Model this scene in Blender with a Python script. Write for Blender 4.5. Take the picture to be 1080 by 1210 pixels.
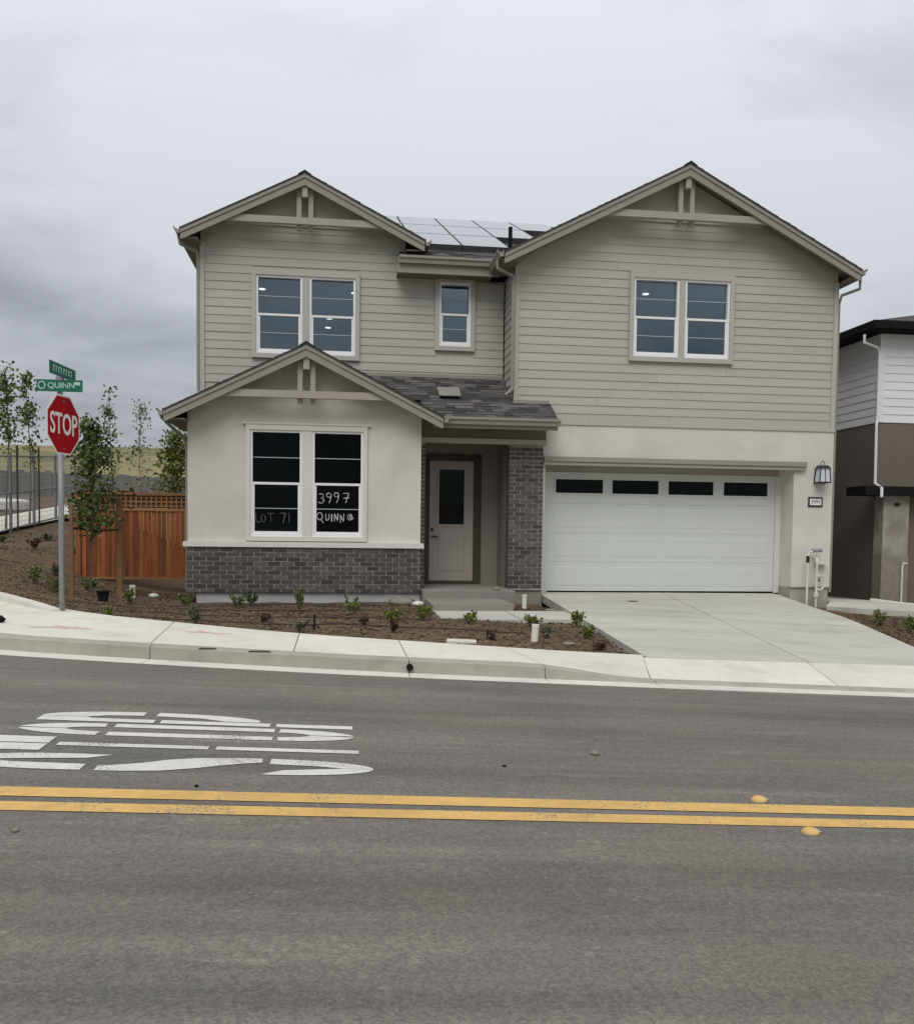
import bpy, math, random
import numpy as np
from mathutils import Vector, Matrix

for o in list(bpy.data.objects):
    bpy.data.objects.remove(o)
random.seed(7)
SC = bpy.context.scene
COL = SC.collection

# ------------------------------------------------------------------ camera
YAW, PITCH, ROLL = math.radians(7.4375), math.radians(2.9714), math.radians(0.69767)
EYE = Vector((0.0, 0.0, 1.5))
f = Vector((math.sin(YAW), math.cos(YAW), 0)); r = Vector((math.cos(YAW), -math.sin(YAW), 0)); u = Vector((0, 0, 1))
f2 = f * math.cos(PITCH) - u * math.sin(PITCH); u2 = u * math.cos(PITCH) + f * math.sin(PITCH)
r2 = r * math.cos(ROLL) + u2 * math.sin(ROLL); u3 = u2 * math.cos(ROLL) - r * math.sin(ROLL)
cam = bpy.data.cameras.new('camera'); camo = bpy.data.objects.new('camera', cam); COL.objects.link(camo)
cam.sensor_fit = 'HORIZONTAL'; cam.sensor_width = 36; cam.lens = 36.0
cam.shift_y = 77.09 / 1080
cam.clip_start = 0.05; cam.clip_end = 5000
camo.matrix_world = Matrix((( r2.x, u3.x, -f2.x, EYE.x), (r2.y, u3.y, -f2.y, EYE.y), (r2.z, u3.z, -f2.z, EYE.z), (0, 0, 0, 1)))
SC.camera = camo

# ------------------------------------------------------------------ sky, sun, exposure
SUN_EL, SUN_AZ = math.radians(50), math.radians(200)      # azimuth measured from +y clockwise: behind the camera
SC.view_settings.view_transform = 'Standard'; SC.view_settings.look = 'None'
SC.view_settings.gamma = 1.0; SC.view_settings.exposure = 0.15; SC.view_settings.use_curve_mapping = False
W = bpy.data.worlds.new('World'); SC.world = W; W.use_nodes = True
wt = W.node_tree; wt.nodes.clear()
def wn(t, **k):
    n = wt.nodes.new(t)
    for a, b in k.items(): setattr(n, a, b)
    return n
wo = wn('ShaderNodeOutputWorld')
sky = wn('ShaderNodeTexSky', sky_type='NISHITA', sun_disc=False, sun_elevation=SUN_EL, sun_rotation=SUN_AZ)
bg1 = wn('ShaderNodeBackground'); bg1.inputs[1].default_value = 0.10
wt.links.new(sky.outputs[0], bg1.inputs[0])
tc = wn('ShaderNodeTexCoord'); sep = wn('ShaderNodeSeparateXYZ'); wt.links.new(tc.outputs['Generated'], sep.inputs[0])
def wmath(op, a, b=None, c=None, clamp=False):
    n = wn('ShaderNodeMath', operation=op, use_clamp=clamp)
    for i, v in enumerate((a, b, c)):
        if v is None: continue
        if isinstance(v, (int, float)): n.inputs[i].default_value = v
        else: wt.links.new(v, n.inputs[i])
    return n.outputs[0]
# cloud deck: project the view direction on a flat layer so that clouds flatten towards the horizon
zc = wmath('MAXIMUM', sep.outputs[2], 0.0)
den = wmath('ADD', zc, 0.16)
px_ = wmath('DIVIDE', sep.outputs[0], den); py_ = wmath('DIVIDE', sep.outputs[1], den)
comb = wn('ShaderNodeCombineXYZ'); wt.links.new(px_, comb.inputs[0]); wt.links.new(py_, comb.inputs[1]); comb.inputs[2].default_value = 3.1
def wnoise(scale, det, rough, dist, off):
    m = wn('ShaderNodeMapping'); m.inputs['Location'].default_value = off
    wt.links.new(comb.outputs[0], m.inputs[0])
    n = wn('ShaderNodeTexNoise'); n.inputs['Scale'].default_value = scale; n.inputs['Detail'].default_value = det
    n.inputs['Roughness'].default_value = rough; n.inputs['Distortion'].default_value = dist
    wt.links.new(m.outputs[0], n.inputs['Vector']); return n.outputs[0]
n1 = wnoise(0.34, 4, 0.5, 0.5, (3.2697, 10.6689, 0)); n2 = wnoise(1.3, 6, 0.55, 0.35, (35.6307, 22.5779, 2))
elev = wmath('MULTIPLY_ADD', zc, 0.66, 0.42)                       # an overcast sky is brightest overhead
cl = wmath('MULTIPLY_ADD', n1, 0.75, -0.10); cl = wmath('MULTIPLY_ADD', n2, 0.52, wmath('ADD', cl, -0.06))
mr = wn('ShaderNodeMapRange'); mr.inputs[1].default_value = 0.30; mr.inputs[2].default_value = 0.60; mr.inputs[3].default_value = 0.43; mr.inputs[4].default_value = 1.06
wt.links.new(cl, mr.inputs[0])
bri = wmath('MULTIPLY', elev, mr.outputs[0])
ramp = wn('ShaderNodeMix', data_type='RGBA')
ramp.inputs[6].default_value = (0.86, 0.92, 1.06, 1); ramp.inputs[7].default_value = (0.945, 0.99, 1.045, 1)
wt.links.new(mr.outputs[0], ramp.inputs[0])
bg2 = wn('ShaderNodeBackground'); wt.links.new(ramp.outputs[2], bg2.inputs[0]); wt.links.new(bri, bg2.inputs[1])
mix = wn('ShaderNodeMixShader'); mix.inputs[0].default_value = 0.94
wt.links.new(bg1.outputs[0], mix.inputs[1]); wt.links.new(bg2.outputs[0], mix.inputs[2]); wt.links.new(mix.outputs[0], wo.inputs[0])
sl = bpy.data.lights.new('sun', 'SUN'); sl.energy = 1.45; sl.angle = math.radians(38); sl.color = (1.0, 0.965, 0.91)
so = bpy.data.objects.new('sun', sl); COL.objects.link(so)
sd = Vector((math.sin(SUN_AZ) * math.cos(SUN_EL), math.cos(SUN_AZ) * math.cos(SUN_EL), math.sin(SUN_EL)))
so.rotation_euler = sd.to_track_quat('Z', 'Y').to_euler()

# ------------------------------------------------------------------ materials
MATS = {}
def mat(name, col, rough=0.7, var=0.0, vscale=3.0, bump=0.0, bscale=60.0, rnd=0.0, metal=0.0, stretch=None, spec=0.35, col2=None, patch=0.0, pscale=0.6, det=6, attr=None, coat=0.0, hue=0.0, grime=0.0):
    m = bpy.data.materials.new(name); m.use_nodes = True; t = m.node_tree; N = t.nodes; L = t.links
    b = N['Principled BSDF']; b.inputs['Roughness'].default_value = rough; b.inputs['Metallic'].default_value = metal
    b.inputs['Specular IOR Level'].default_value = spec; b.inputs['Coat Weight'].default_value = coat
    tcn = N.new('ShaderNodeTexCoord'); vec = tcn.outputs['Object']
    if stretch:
        mp = N.new('ShaderNodeMapping'); mp.inputs['Scale'].default_value = stretch; L.new(vec, mp.inputs[0]); vec = mp.outputs[0]
    if rnd or hue:
        oi = N.new('ShaderNodeObjectInfo'); ad = N.new('ShaderNodeVectorMath'); ad.operation = 'MULTIPLY_ADD'
        cb = N.new('ShaderNodeCombineXYZ'); L.new(oi.outputs['Random'], cb.inputs[0]); L.new(oi.outputs['Random'], cb.inputs[1]); L.new(oi.outputs['Random'], cb.inputs[2])
        L.new(cb.outputs[0], ad.inputs[0]); ad.inputs[1].default_value = (37, 53, 71); L.new(vec, ad.inputs[2]); vec = ad.outputs[0]
    def noise(sc, d=det, ro=0.6):
        n = N.new('ShaderNodeTexNoise'); n.inputs['Scale'].default_value = sc; n.inputs['Detail'].default_value = d; n.inputs['Roughness'].default_value = ro
        L.new(vec, n.inputs['Vector']); return n.outputs[0]
    cur = None
    c = N.new('ShaderNodeRGB'); c.outputs[0].default_value = (*col, 1); cur = c.outputs[0]
    if attr:
        a = N.new('ShaderNodeAttribute'); a.attribute_name = attr; cur = a.outputs['Color']
    if col2:
        mx = N.new('ShaderNodeMix'); mx.data_type = 'RGBA'; mx.inputs[7].default_value = (*col2, 1); L.new(cur, mx.inputs[6])
        mrr = N.new('ShaderNodeMapRange'); mrr.inputs[1].default_value = 0.40; mrr.inputs[2].default_value = 0.62; L.new(noise(vscale * 0.6), mrr.inputs[0])
        L.new(mrr.outputs[0], mx.inputs[0]); cur = mx.outputs[2]
    def mul(cur, fac):
        v = N.new('ShaderNodeVectorMath'); v.operation = 'SCALE'; L.new(cur, v.inputs[0]); L.new(fac, v.inputs['Scale']); return v.outputs[0]
    def rng(src, lo, hi, a=0.25, bb=0.75):
        q = N.new('ShaderNodeMapRange'); q.inputs[1].default_value = a; q.inputs[2].default_value = bb; q.inputs[3].default_value = lo; q.inputs[4].default_value = hi; L.new(src, q.inputs[0]); return q.outputs[0]
    if var: cur = mul(cur, rng(noise(vscale), 1 - var, 1 + var))
    if patch: cur = mul(cur, rng(noise(pscale, 3, 0.5), 1 - patch, 1 + patch, 0.3, 0.7))
    if rnd: cur = mul(cur, rng(oi.outputs['Random'], 1 - rnd, 1 + rnd, 0, 1))
    if grime:
        gp = N.new('ShaderNodeMapRange'); gp.inputs[1].default_value = 0.52; gp.inputs[2].default_value = 0.75; gp.inputs[3].default_value = 1; gp.inputs[4].default_value = 1 - grime
        L.new(noise(1.7, 8, 0.65), gp.inputs[0]); cur = mul(cur, gp.outputs[0])
    if hue:
        hs = N.new('ShaderNodeHueSaturation'); wnz = N.new('ShaderNodeTexWhiteNoise'); wnz.noise_dimensions = '1D'; L.new(oi.outputs['Random'], wnz.inputs['W'])
        L.new(rng(wnz.outputs[0], 0.5 - hue, 0.5 + hue, 0, 1), hs.inputs['Hue']); L.new(cur, hs.inputs['Color']); cur = hs.outputs[0]
    L.new(cur, b.inputs['Base Color'])
    if bump:
        bp = N.new('ShaderNodeBump'); bp.inputs['Strength'].default_value = bump; bp.inputs['Distance'].default_value = 0.02
        L.new(noise(bscale, 5, 0.65), bp.inputs['Height']); L.new(bp.outputs[0], b.inputs['Normal'])
    MATS[name] = m; return m
mat('siding', (0.425, 0.412, 0.366), 0.75, 0.04, 2.0, 0.12, 120, rnd=0.035, stretch=(0.25, 1, 1), grime=0.05)
mat('trim', (0.275, 0.260, 0.222), 0.7, 0.05, 3.0, 0.1, 150, grime=0.06)
mat('trim_warm', (0.355, 0.325, 0.285), 0.75, 0.05, 3.0, 0.1, 150)
mat('gable_panel', (0.50, 0.47, 0.43), 0.85, 0.05, 3.0, 0.1, 90)
mat('stucco', (0.625, 0.60, 0.545), 0.92, 0.06, 1.2, 0.6, 70, patch=0.05, grime=0.08)
mat('stucco_trim', (0.66, 0.63, 0.57), 0.85, 0.04, 2.0, 0.2, 120)
mat('ledge', (0.66, 0.645, 0.60), 0.8, 0.04, 5.0, 0.2, 80)
mat('vinyl', (0.80, 0.81, 0.81), 0.4, 0.02, 4.0)
mat('garage_white', (0.575, 0.605, 0.570), 0.5, 0.02, 2.0, 0.05, 200, stretch=(.3, 1, 1), grime=0.03)
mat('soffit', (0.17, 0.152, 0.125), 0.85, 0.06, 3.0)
mat('brick', (0.090, 0.078, 0.070), 0.9, 0.22, 9.0, 0.5, 60, rnd=0.42, hue=0.03)
mat('brick_joined', (0.105, 0.09, 0.08), 0.9, 0.4, 6.0, 0.5, 60, col2=(0.07, 0.058, 0.05))
mat('mortar', (0.36, 0.342, 0.312), 0.95, 0.12, 14.0, 0.4, 90)
mat('foundation', (0.40, 0.41, 0.41), 0.9, 0.08, 4.0, 0.3, 60, patch=0.08, grime=0.15)
mat('shingle', (0.06, 0.057, 0.055), 0.95, 0.35, 30.0, 0.6, 140)
mat('shingle_tab', (0.06, 0.057, 0.055), 0.95, 0.25, 60.0, 0.6, 160, attr='tint')
mat('black_trim', (0.012, 0.012, 0.013), 0.9, 0.1, 4, spec=0.1)
mat('fence_steel', (0.22, 0.225, 0.23), 0.6, 0.12, 8.0, metal=0.3)
mat('black_metal', (0.012, 0.012, 0.013), 0.45)
mat('door', (0.43, 0.38, 0.345), 0.6, 0.03, 2.0)
mat('door_trim', (0.070, 0.054, 0.038), 0.7, 0.06, 4.0)
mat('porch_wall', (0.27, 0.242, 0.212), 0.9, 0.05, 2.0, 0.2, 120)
mat('interior', (0.30, 0.31, 0.32), 0.95, 0.05, 1.5)
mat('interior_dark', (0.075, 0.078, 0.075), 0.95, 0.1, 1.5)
mat('steel', (0.28, 0.29, 0.295), 0.5, 0.12, 8.0, metal=0.35)
mat('pipe_white', (0.62, 0.61, 0.57), 0.55, 0.08, 8.0)
mat('pvc', (0.74, 0.72, 0.66), 0.5, 0.08, 6.0)
mat('drive_concrete', (0.49, 0.475, 0.42), 0.92, 0.07, 4.0, 0.25, 120, patch=0.09, pscale=0.7, grime=0.26, rnd=0.03, stretch=(0.45, 1.3, 1))
mat('concrete', (0.655, 0.622, 0.545), 0.92, 0.06, 5.0, 0.25, 120, patch=0.06, pscale=0.8, grime=0.20, rnd=0.04)
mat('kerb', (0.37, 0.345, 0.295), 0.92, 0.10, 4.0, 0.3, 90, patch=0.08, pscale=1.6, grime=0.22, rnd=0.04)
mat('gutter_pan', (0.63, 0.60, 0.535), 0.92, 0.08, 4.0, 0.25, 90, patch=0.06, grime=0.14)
mat('foundation_tan', (0.36, 0.34, 0.30), 0.9, 0.08, 4.0, 0.3, 60, patch=0.08, grime=0.15)
mat('step', (0.25, 0.238, 0.21), 0.92, 0.08, 4.0, 0.3, 90, patch=0.08, grime=0.15)
mat('soil', (0.145, 0.098, 0.058), 0.98, 0.30, 7.0, 0.9, 35, col2=(0.095, 0.062, 0.036), patch=0.18, pscale=0.5)
mat('chip', (0.12, 0.092, 0.07), 0.95, 0.2, 3.0, attr='tint')
mat('fence_wood', (0.235, 0.074, 0.023), 0.8, 0.40, 11.0, 0.35, 50, rnd=0.40, hue=0.008, stretch=(1, 1, 0.12))
mat('fence_rail', (0.27, 0.125, 0.05), 0.8, 0.15, 8.0, 0.2, 60, rnd=0.12, stretch=(0.15, 1, 1))
mat('stake_wood', (0.19, 0.105, 0.048), 0.85, 0.18, 8.0, 0.3, 60, stretch=(1, 1, .15))
mat('bark', (0.10, 0.085, 0.065), 0.95, 0.3, 20.0, 0.5, 60)
mat('bark_pale', (0.26, 0.235, 0.20), 0.95, 0.3, 20.0, 0.4, 60)
mat('old_fence', (0.145, 0.142, 0.14), 0.9, 0.2, 5.0, 0.2, 40, rnd=0.18, stretch=(1, 1, .1))
mat('hill_grass', (0.235, 0.200, 0.095), 0.95, 0.30, 0.35, 0.9, 2, col2=(0.150, 0.148, 0.062), patch=0.22, pscale=0.03)
mat('verge_grass', (0.20, 0.205, 0.075), 0.95, 0.3, 2.0, 0.6, 12, col2=(0.24, 0.18, 0.10))
mat('taupe', (0.155, 0.130, 0.108), 0.9, 0.05, 1.5, 0.25, 120, patch=0.05)
mat('neighbour_white', (0.72, 0.73, 0.74), 0.7, 0.03, 2.0, rnd=0.02)
mat('neighbour_pillar', (0.36, 0.335, 0.30), 0.92, 0.10, 3.0, 0.3, 90, patch=0.15, pscale=1.2, col2=(0.25, 0.225, 0.195))
mat('sign_red', (0.36, 0.003, 0.008), 0.55, 0.03, 3.0, spec=0.12)
mat('sign_white', (0.78, 0.76, 0.74), 0.45)
mat('sign_green', (0.008, 0.14, 0.085), 0.4, 0.06, 6.0)
mat('sign_pale', (0.45, 0.62, 0.55), 0.5)
mat('paint_white', (0.62, 0.60, 0.56), 0.8, 0.10, 12.0, 0.2, 140, patch=0.06, grime=0.22)
mat('paint_yellow', (0.63, 0.395, 0.125), 0.75, 0.10, 10.0, 0.2, 140, patch=0.08, grime=0.22)
mat('reflector', (0.62, 0.40, 0.14), 0.45, 0.1, 20)
mat('spray_red', (0.66, 0.46, 0.39), 0.9, 0.12, 14)
mat('marker_white', (0.62, 0.64, 0.62), 0.8)
mat('marker_faint', (0.10, 0.115, 0.105), 0.8)
mat('rock', (0.24, 0.215, 0.18), 0.95, 0.2, 6.0, 0.5, 30)
mat('hose', (0.055, 0.038, 0.028), 0.7)
mat('leaf_dark', (0.032, 0.060, 0.018), 0.55, attr='tint')
MATS['leaf_dark'].node_tree.nodes['Principled BSDF'].inputs['Roughness'].default_value = 0.55
mat('cardboard', (.02, .02, .02), .5)
def asphalt():
    m = mat('asphalt', (0.150, 0.143, 0.136), 0.9, 0.0)
    t = m.node_tree; N = t.nodes; L = t.links; b = N['Principled BSDF']
    tcn = N.new('ShaderNodeTexCoord'); vec = tcn.outputs['Object']
    def noise(sc, d, ro, st=None, dist=0.0):
        v = vec
        if st:
            mp = N.new('ShaderNodeMapping'); mp.inputs['Scale'].default_value = st; L.new(v, mp.inputs[0]); v = mp.outputs[0]
        n = N.new('ShaderNodeTexNoise'); n.inputs['Scale'].default_value = sc; n.inputs['Detail'].default_value = d; n.inputs['Roughness'].default_value = ro; n.inputs['Distortion'].default_value = dist
        L.new(v, n.inputs['Vector']); return n.outputs[0]
    def rng(src, a, bb, lo, hi):
        q = N.new('ShaderNodeMapRange'); q.inputs[1].default_value = a; q.inputs[2].default_value = bb; q.inputs[3].default_value = lo; q.inputs[4].default_value = hi; L.new(src, q.inputs[0]); return q.outputs[0]
    def mulf(a, c):
        n = N.new('ShaderNodeMath'); n.operation = 'MULTIPLY'; L.new(a, n.inputs[0]); L.new(c, n.inputs[1]); return n.outputs[0]
    def vor(sc):
        v = N.new('ShaderNodeTexVoronoi'); v.inputs['Scale'].default_value = sc; L.new(vec, v.inputs['Vector']); return v
    v1 = vor(95.0); sepc = N.new('ShaderNodeSeparateColor'); L.new(v1.outputs['Color'], sepc.inputs[0])
    fine = rng(sepc.outputs[0], 0, 1, 0.76, 1.24)
    mid = rng(noise(22, 5, 0.65), 0.3, 0.7, 0.91, 1.09)
    patch = rng(noise(0.5, 4, 0.55, (0.45, 1.2, 1)), 0.32, 0.68, 0.82, 1.18)
    streak = rng(noise(1.0, 6, 0.6, (0.30, 6.0, 1)), 0.36, 0.64, 0.90, 1.10)
    blot = rng(noise(5.5, 5, 0.7, (0.5, 1.6, 1)), 0.63, 0.74, 1.0, 1.35)
    dark = rng(noise(3.1, 4, 0.6, (1, 1, 1), 0.4), 0.68, 0.78, 1.0, 0.82)
    v2 = vor(38.0); sep2 = N.new('ShaderNodeSeparateColor'); L.new(v2.outputs['Color'], sep2.inputs[0])
    grit = rng(sep2.outputs[1], 0.965, 0.975, 1.0, 1.18)
    scuff = rng(noise(1.6, 7, 0.72, (0.55, 3.2, 1), 0.8), 0.57, 0.70, 1.0, 1.36)
    tyre = rng(noise(0.9, 4, 0.55, (0.05, 1.7, 1)), 0.38, 0.62, 0.86, 1.10)
    fac = mulf(mulf(mulf(mulf(mulf(mulf(mulf(mulf(fine, mid), patch), streak), blot), dark), grit), scuff), tyre)
    c = N.new('ShaderNodeMix'); c.data_type = 'RGBA'; c.inputs[6].default_value = (0.143, 0.132, 0.114, 1); c.inputs[7].default_value = (0.162, 0.139, 0.118, 1)
    L.new(rng(noise(0.8, 3, 0.5), 0.4, 0.62, 0, 1), c.inputs[0])
    s = N.new('ShaderNodeVectorMath'); s.operation = 'SCALE'; L.new(c.outputs[2], s.inputs[0]); L.new(fac, s.inputs['Scale']); L.new(s.outputs[0], b.inputs['Base Color'])
    bp = N.new('ShaderNodeBump'); bp.inputs['Strength'].default_value = 0.35; bp.inputs['Distance'].default_value = 0.005
    L.new(v1.outputs['Distance'], bp.inputs['Height']); L.new(bp.outputs[0], b.inputs['Normal'])
    b.inputs['Roughness'].default_value = 0.88
asphalt()
def wear(name, amount, scale=70.0):
    m = MATS[name]; t = m.node_tree; N = t.nodes; L = t.links; b = N['Principled BSDF']; src = b.inputs['Base Color'].links[0].from_socket
    tcn = N.new('ShaderNodeTexCoord'); n1_ = N.new('ShaderNodeTexNoise'); n1_.inputs['Scale'].default_value = scale; n1_.inputs['Detail'].default_value = 4; L.new(tcn.outputs['Object'], n1_.inputs['Vector'])
    n2_ = N.new('ShaderNodeTexNoise'); n2_.inputs['Scale'].default_value = 2.2; n2_.inputs['Detail'].default_value = 6; L.new(tcn.outputs['Object'], n2_.inputs['Vector'])
    a = N.new('ShaderNodeMath'); a.operation = 'MULTIPLY_ADD'; L.new(n2_.outputs[0], a.inputs[0]); a.inputs[1].default_value = 0.8; L.new(n1_.outputs[0], a.inputs[2])
    q = N.new('ShaderNodeMapRange'); q.inputs[1].default_value = 1.06 - amount; q.inputs[2].default_value = 1.18 - amount; L.new(a.outputs[0], q.inputs[0])
    mx = N.new('ShaderNodeMix'); mx.data_type = 'RGBA'; mx.inputs[7].default_value = (0.19, 0.175, 0.155, 1); L.new(src, mx.inputs[6]); L.new(q.outputs[0], mx.inputs[0]); L.new(mx.outputs[2], b.inputs['Base Color'])
wear('paint_white', 0.05); wear('paint_yellow', 0.06)
def glass(name, ior, tint=(0.8, 0.86, 0.88)):
    m = bpy.data.materials.new(name); m.use_nodes = True; t = m.node_tree; N = t.nodes; L = t.links; N.clear()
    o = N.new('ShaderNodeOutputMaterial'); fr = N.new('ShaderNodeFresnel'); fr.inputs[0].default_value = ior
    tr = N.new('ShaderNodeBsdfTransparent'); tr.inputs[0].default_value = (*tint, 1)
    gl = N.new('ShaderNodeBsdfGlossy'); gl.inputs['Roughness'].default_value = 0.015; gl.inputs[0].default_value = (0.82, 0.92, 1.0, 1)
    mx = N.new('ShaderNodeMixShader'); L.new(fr.outputs[0], mx.inputs[0]); L.new(tr.outputs[0], mx.inputs[1]); L.new(gl.outputs[0], mx.inputs[2]); L.new(mx.outputs[0], o.inputs[0])
    MATS[name] = m
glass('glass_upper', 2.1, (0.70, 0.80, 0.84)); glass('glass_lower', 1.25, (0.5, 0.55, 0.53)); glass('glass_dark', 1.4, (0.2, 0.2, 0.2))
def solar():
    m = mat('solar', (0.012, 0.014, 0.022), 0.12); b = m.node_tree.nodes['Principled BSDF']
    b.inputs['Specular IOR Level'].default_value = 0.5; b.inputs['IOR'].default_value = 1.45; b.inputs['Coat Weight'].default_value = 0.5; b.inputs['Coat Roughness'].default_value = 0.10; b.inputs['Coat IOR'].default_value = 1.45
solar()
def emit(name, col, s):
    m = bpy.data.materials.new(name); m.use_nodes = True; t = m.node_tree; t.nodes.clear()
    o = t.nodes.new('ShaderNodeOutputMaterial'); e = t.nodes.new('ShaderNodeEmission'); e.inputs[0].default_value = (*col, 1); e.inputs[1].default_value = s; t.links.new(e.outputs[0], o.inputs[0]); MATS[name] = m
emit('lamp_glow', (1.0, 0.96, 0.88), 2.2)
m = mat('frosted', (0.58, 0.60, 0.66), 0.3)

# ------------------------------------------------------------------ mesh helpers
class MB:
    def __init__(s): s.v = []; s.f = []; s.tint = []
    def poly(s, pts, tint=None):
        i = len(s.v); s.v += [tuple(p) for p in pts]; s.f.append(tuple(range(i, i + len(pts)))); s.tint.append(tint); return s
    def box(s, x0, x1, y0, y1, z0, z1):
        i = len(s.v)
        s.v += [(x0, y0, z0), (x1, y0, z0), (x1, y1, z0), (x0, y1, z0), (x0, y0, z1), (x1, y0, z1), (x1, y1, z1), (x0, y1, z1)]
        s.f += [(i, i+3, i+2, i+1), (i+4, i+5, i+6, i+7), (i, i+1, i+5, i+4), (i+1, i+2, i+6, i+5), (i+2, i+3, i+7, i+6), (i+3, i, i+4, i+7)]; s.tint += [None] * 6
        return s
    def hull8(s, a, b):   # two quads a (4 pts) and b (4 pts) joined
        i = len(s.v); s.v += [tuple(p) for p in a] + [tuple(p) for p in b]
        s.f += [(i+3, i+2, i+1, i), (i+4, i+5, i+6, i+7)] + [(i+k, i+(k+1) % 4, i+4+(k+1) % 4, i+4+k) for k in range(4)]; s.tint += [None] * 6
        return s
    def prism(s, pts, d):   # polygon pts extruded by vector d
        n = len(pts); i = len(s.v); d = Vector(d); P = [Vector(p) for p in pts]
        s.v += [tuple(p) for p in P] + [tuple(p + d) for p in P]
        s.f += [tuple(i + k for k in reversed(range(n))), tuple(i + n + k for k in range(n))] + [(i+k, i+(k+1) % n, i+n+(k+1) % n, i+n+k) for k in range(n)]; s.tint += [None] * (n + 2)
        return s
    def xz(s, pts, y0, y1): return s.prism([(x, y0, z) for x, z in pts], (0, y1 - y0, 0))
    def yz(s, pts, x0, x1): return s.prism([(x0, y, z) for y, z in pts], (x1 - x0, 0, 0))
    def tube(s, pts, rad, n=8, cap=True):
        pts = [Vector(p) for p in pts]; rad = rad if isinstance(rad, (list, tuple)) else [rad] * len(pts)
        i0 = len(s.v); prev = None
        for k, p in enumerate(pts):
            d = (pts[min(k+1, len(pts)-1)] - pts[max(k-1, 0)]).normalized()
            if prev is None:
                a = d.orthogonal().normalized()
            else:
                a = (prev - d * prev.dot(d)); a = a.normalized() if a.length > 1e-6 else d.orthogonal().normalized()
            prev = a; b = d.cross(a)
            for j in range(n):
                t = 2 * math.pi * j / n; s.v.append(tuple(p + (a * math.cos(t) + b * math.sin(t)) * rad[k]))
        for k in range(len(pts) - 1):
            for j in range(n):
                s.f.append((i0+k*n+j, i0+k*n+(j+1) % n, i0+(k+1)*n+(j+1) % n, i0+(k+1)*n+j)); s.tint.append(None)
        if cap:
            s.f.append(tuple(i0 + j for j in reversed(range(n)))); s.f.append(tuple(i0 + (len(pts)-1)*n + j for j in range(n))); s.tint += [None, None]
        return s
    def build(s, name, material, parent=None, org=None, smooth=False, bevel=0.0):
        o_ = Vector(org) if org is not None else (Vector(parent['_o']) if parent is not None and '_o' in parent else Vector((0, 0, 0)))
        me = bpy.data.meshes.new(name); me.from_pydata([tuple(Vector(v) - o_) for v in s.v], [], s.f); me.materials.append(MATS[material])
        if any(t is not None for t in s.tint):
            ca = me.color_attributes.new('tint', 'FLOAT_COLOR', 'CORNER'); k = 0
            arr = []
            for pi, pl in enumerate(s.f):
                c = s.tint[pi] or (0.1, 0.1, 0.1)
                arr += [c[0], c[1], c[2], 1.0] * len(pl)
            ca.data.foreach_set('color', arr)
        if smooth:
            me.polygons.foreach_set('use_smooth', [True] * len(me.polygons))
        ob = bpy.data.objects.new(name, me); COL.objects.link(ob)
        if parent is not None:
            ob.parent = parent; ob['_o'] = tuple(o_)
        else:
            ob.location = o_; ob['_o'] = tuple(o_)
        if bevel:
            md = ob.modifiers.new('bevel', 'BEVEL'); md.width = bevel; md.segments = 2; md.limit_method = 'ANGLE'
        return ob
def tag(o, label=None, cat=None, group=None, kind=None):
    if label: o['label'] = label
    if cat: o['category'] = cat
    if group: o['group'] = group
    if kind: o['kind'] = kind
    return o
def thing(name, loc, label, cat, group=None):
    o = bpy.data.objects.new(name, None); COL.objects.link(o); o.location = loc; o['_o'] = tuple(loc); o.empty_display_size = 0.2
    return tag(o, label, cat, group)
def struct(o): o['kind'] = 'structure'; return o
def piece(name, mesh, parent, loc, rot=None):     # shares mesh data; loc in world
    ob = bpy.data.objects.new(name, mesh); COL.objects.link(ob); ob.parent = parent; ob.location = Vector(loc) - Vector(parent['_o']); ob['_o'] = tuple(loc)
    if rot: ob.rotation_euler = rot
    return ob
def meshdata(mb, name, material):
    me = bpy.data.meshes.new(name); me.from_pydata(mb.v, [], mb.f); me.materials.append(MATS[material]); return me
def holes_wall(mb, x0, x1, z0, z1, y0, y1, holes):
    xs = sorted({x0, x1, *[h[0] for h in holes], *[h[1] for h in holes]}); zs = sorted({z0, z1, *[h[2] for h in holes], *[h[3] for h in holes]})
    for a, b in zip(xs, xs[1:]):
        run = None
        for c, d in zip(zs, zs[1:]):
            inside = any(h[0] <= a and b <= h[1] and h[2] <= c and d <= h[3] for h in holes)
            if inside:
                if run: mb.box(a, b, y0, y1, *run); run = None
            else: run = (run[0], d) if run else (c, d)
        if run: mb.box(a, b, y0, y1, *run)
    return mb
def text_mesh(body, size, extrude=0.002, offset=0.0):
    cu = bpy.data.curves.new('lettering', 'FONT'); cu.body = body; cu.size = size; cu.extrude = extrude; cu.offset = offset; cu.align_x = 'CENTER'; cu.align_y = 'CENTER'; cu.resolution_u = 4
    ob = bpy.data.objects.new('lettering', cu); COL.objects.link(ob); bpy.context.view_layer.update()
    me = bpy.data.meshes.new_from_object(ob.evaluated_get(bpy.context.evaluated_depsgraph_get())); bpy.data.objects.remove(ob); return me
def put_text(name, body, size, material, parent, M, extrude=0.002, offset=0.0, sx=1.0):
    me = text_mesh(body, size, extrude, offset); me.materials.clear(); me.materials.append(MATS[material])
    me.transform(M @ Matrix.Diagonal((sx, 1, 1, 1))); me.transform(Matrix.Translation(-Vector(parent['_o'])))
    ob = bpy.data.objects.new(name, me); COL.objects.link(ob); ob.parent = parent; ob['_o'] = tuple(parent['_o']); return ob
def frame_matrix(origin, xdir, ydir):
    x = Vector(xdir).normalized(); y = Vector(ydir).normalized(); z = x.cross(y)
    return Matrix(((x.x, y.x, z.x, origin[0]), (x.y, y.y, z.y, origin[1]), (x.z, y.z, z.z, origin[2]), (0, 0, 0, 1)))
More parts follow.
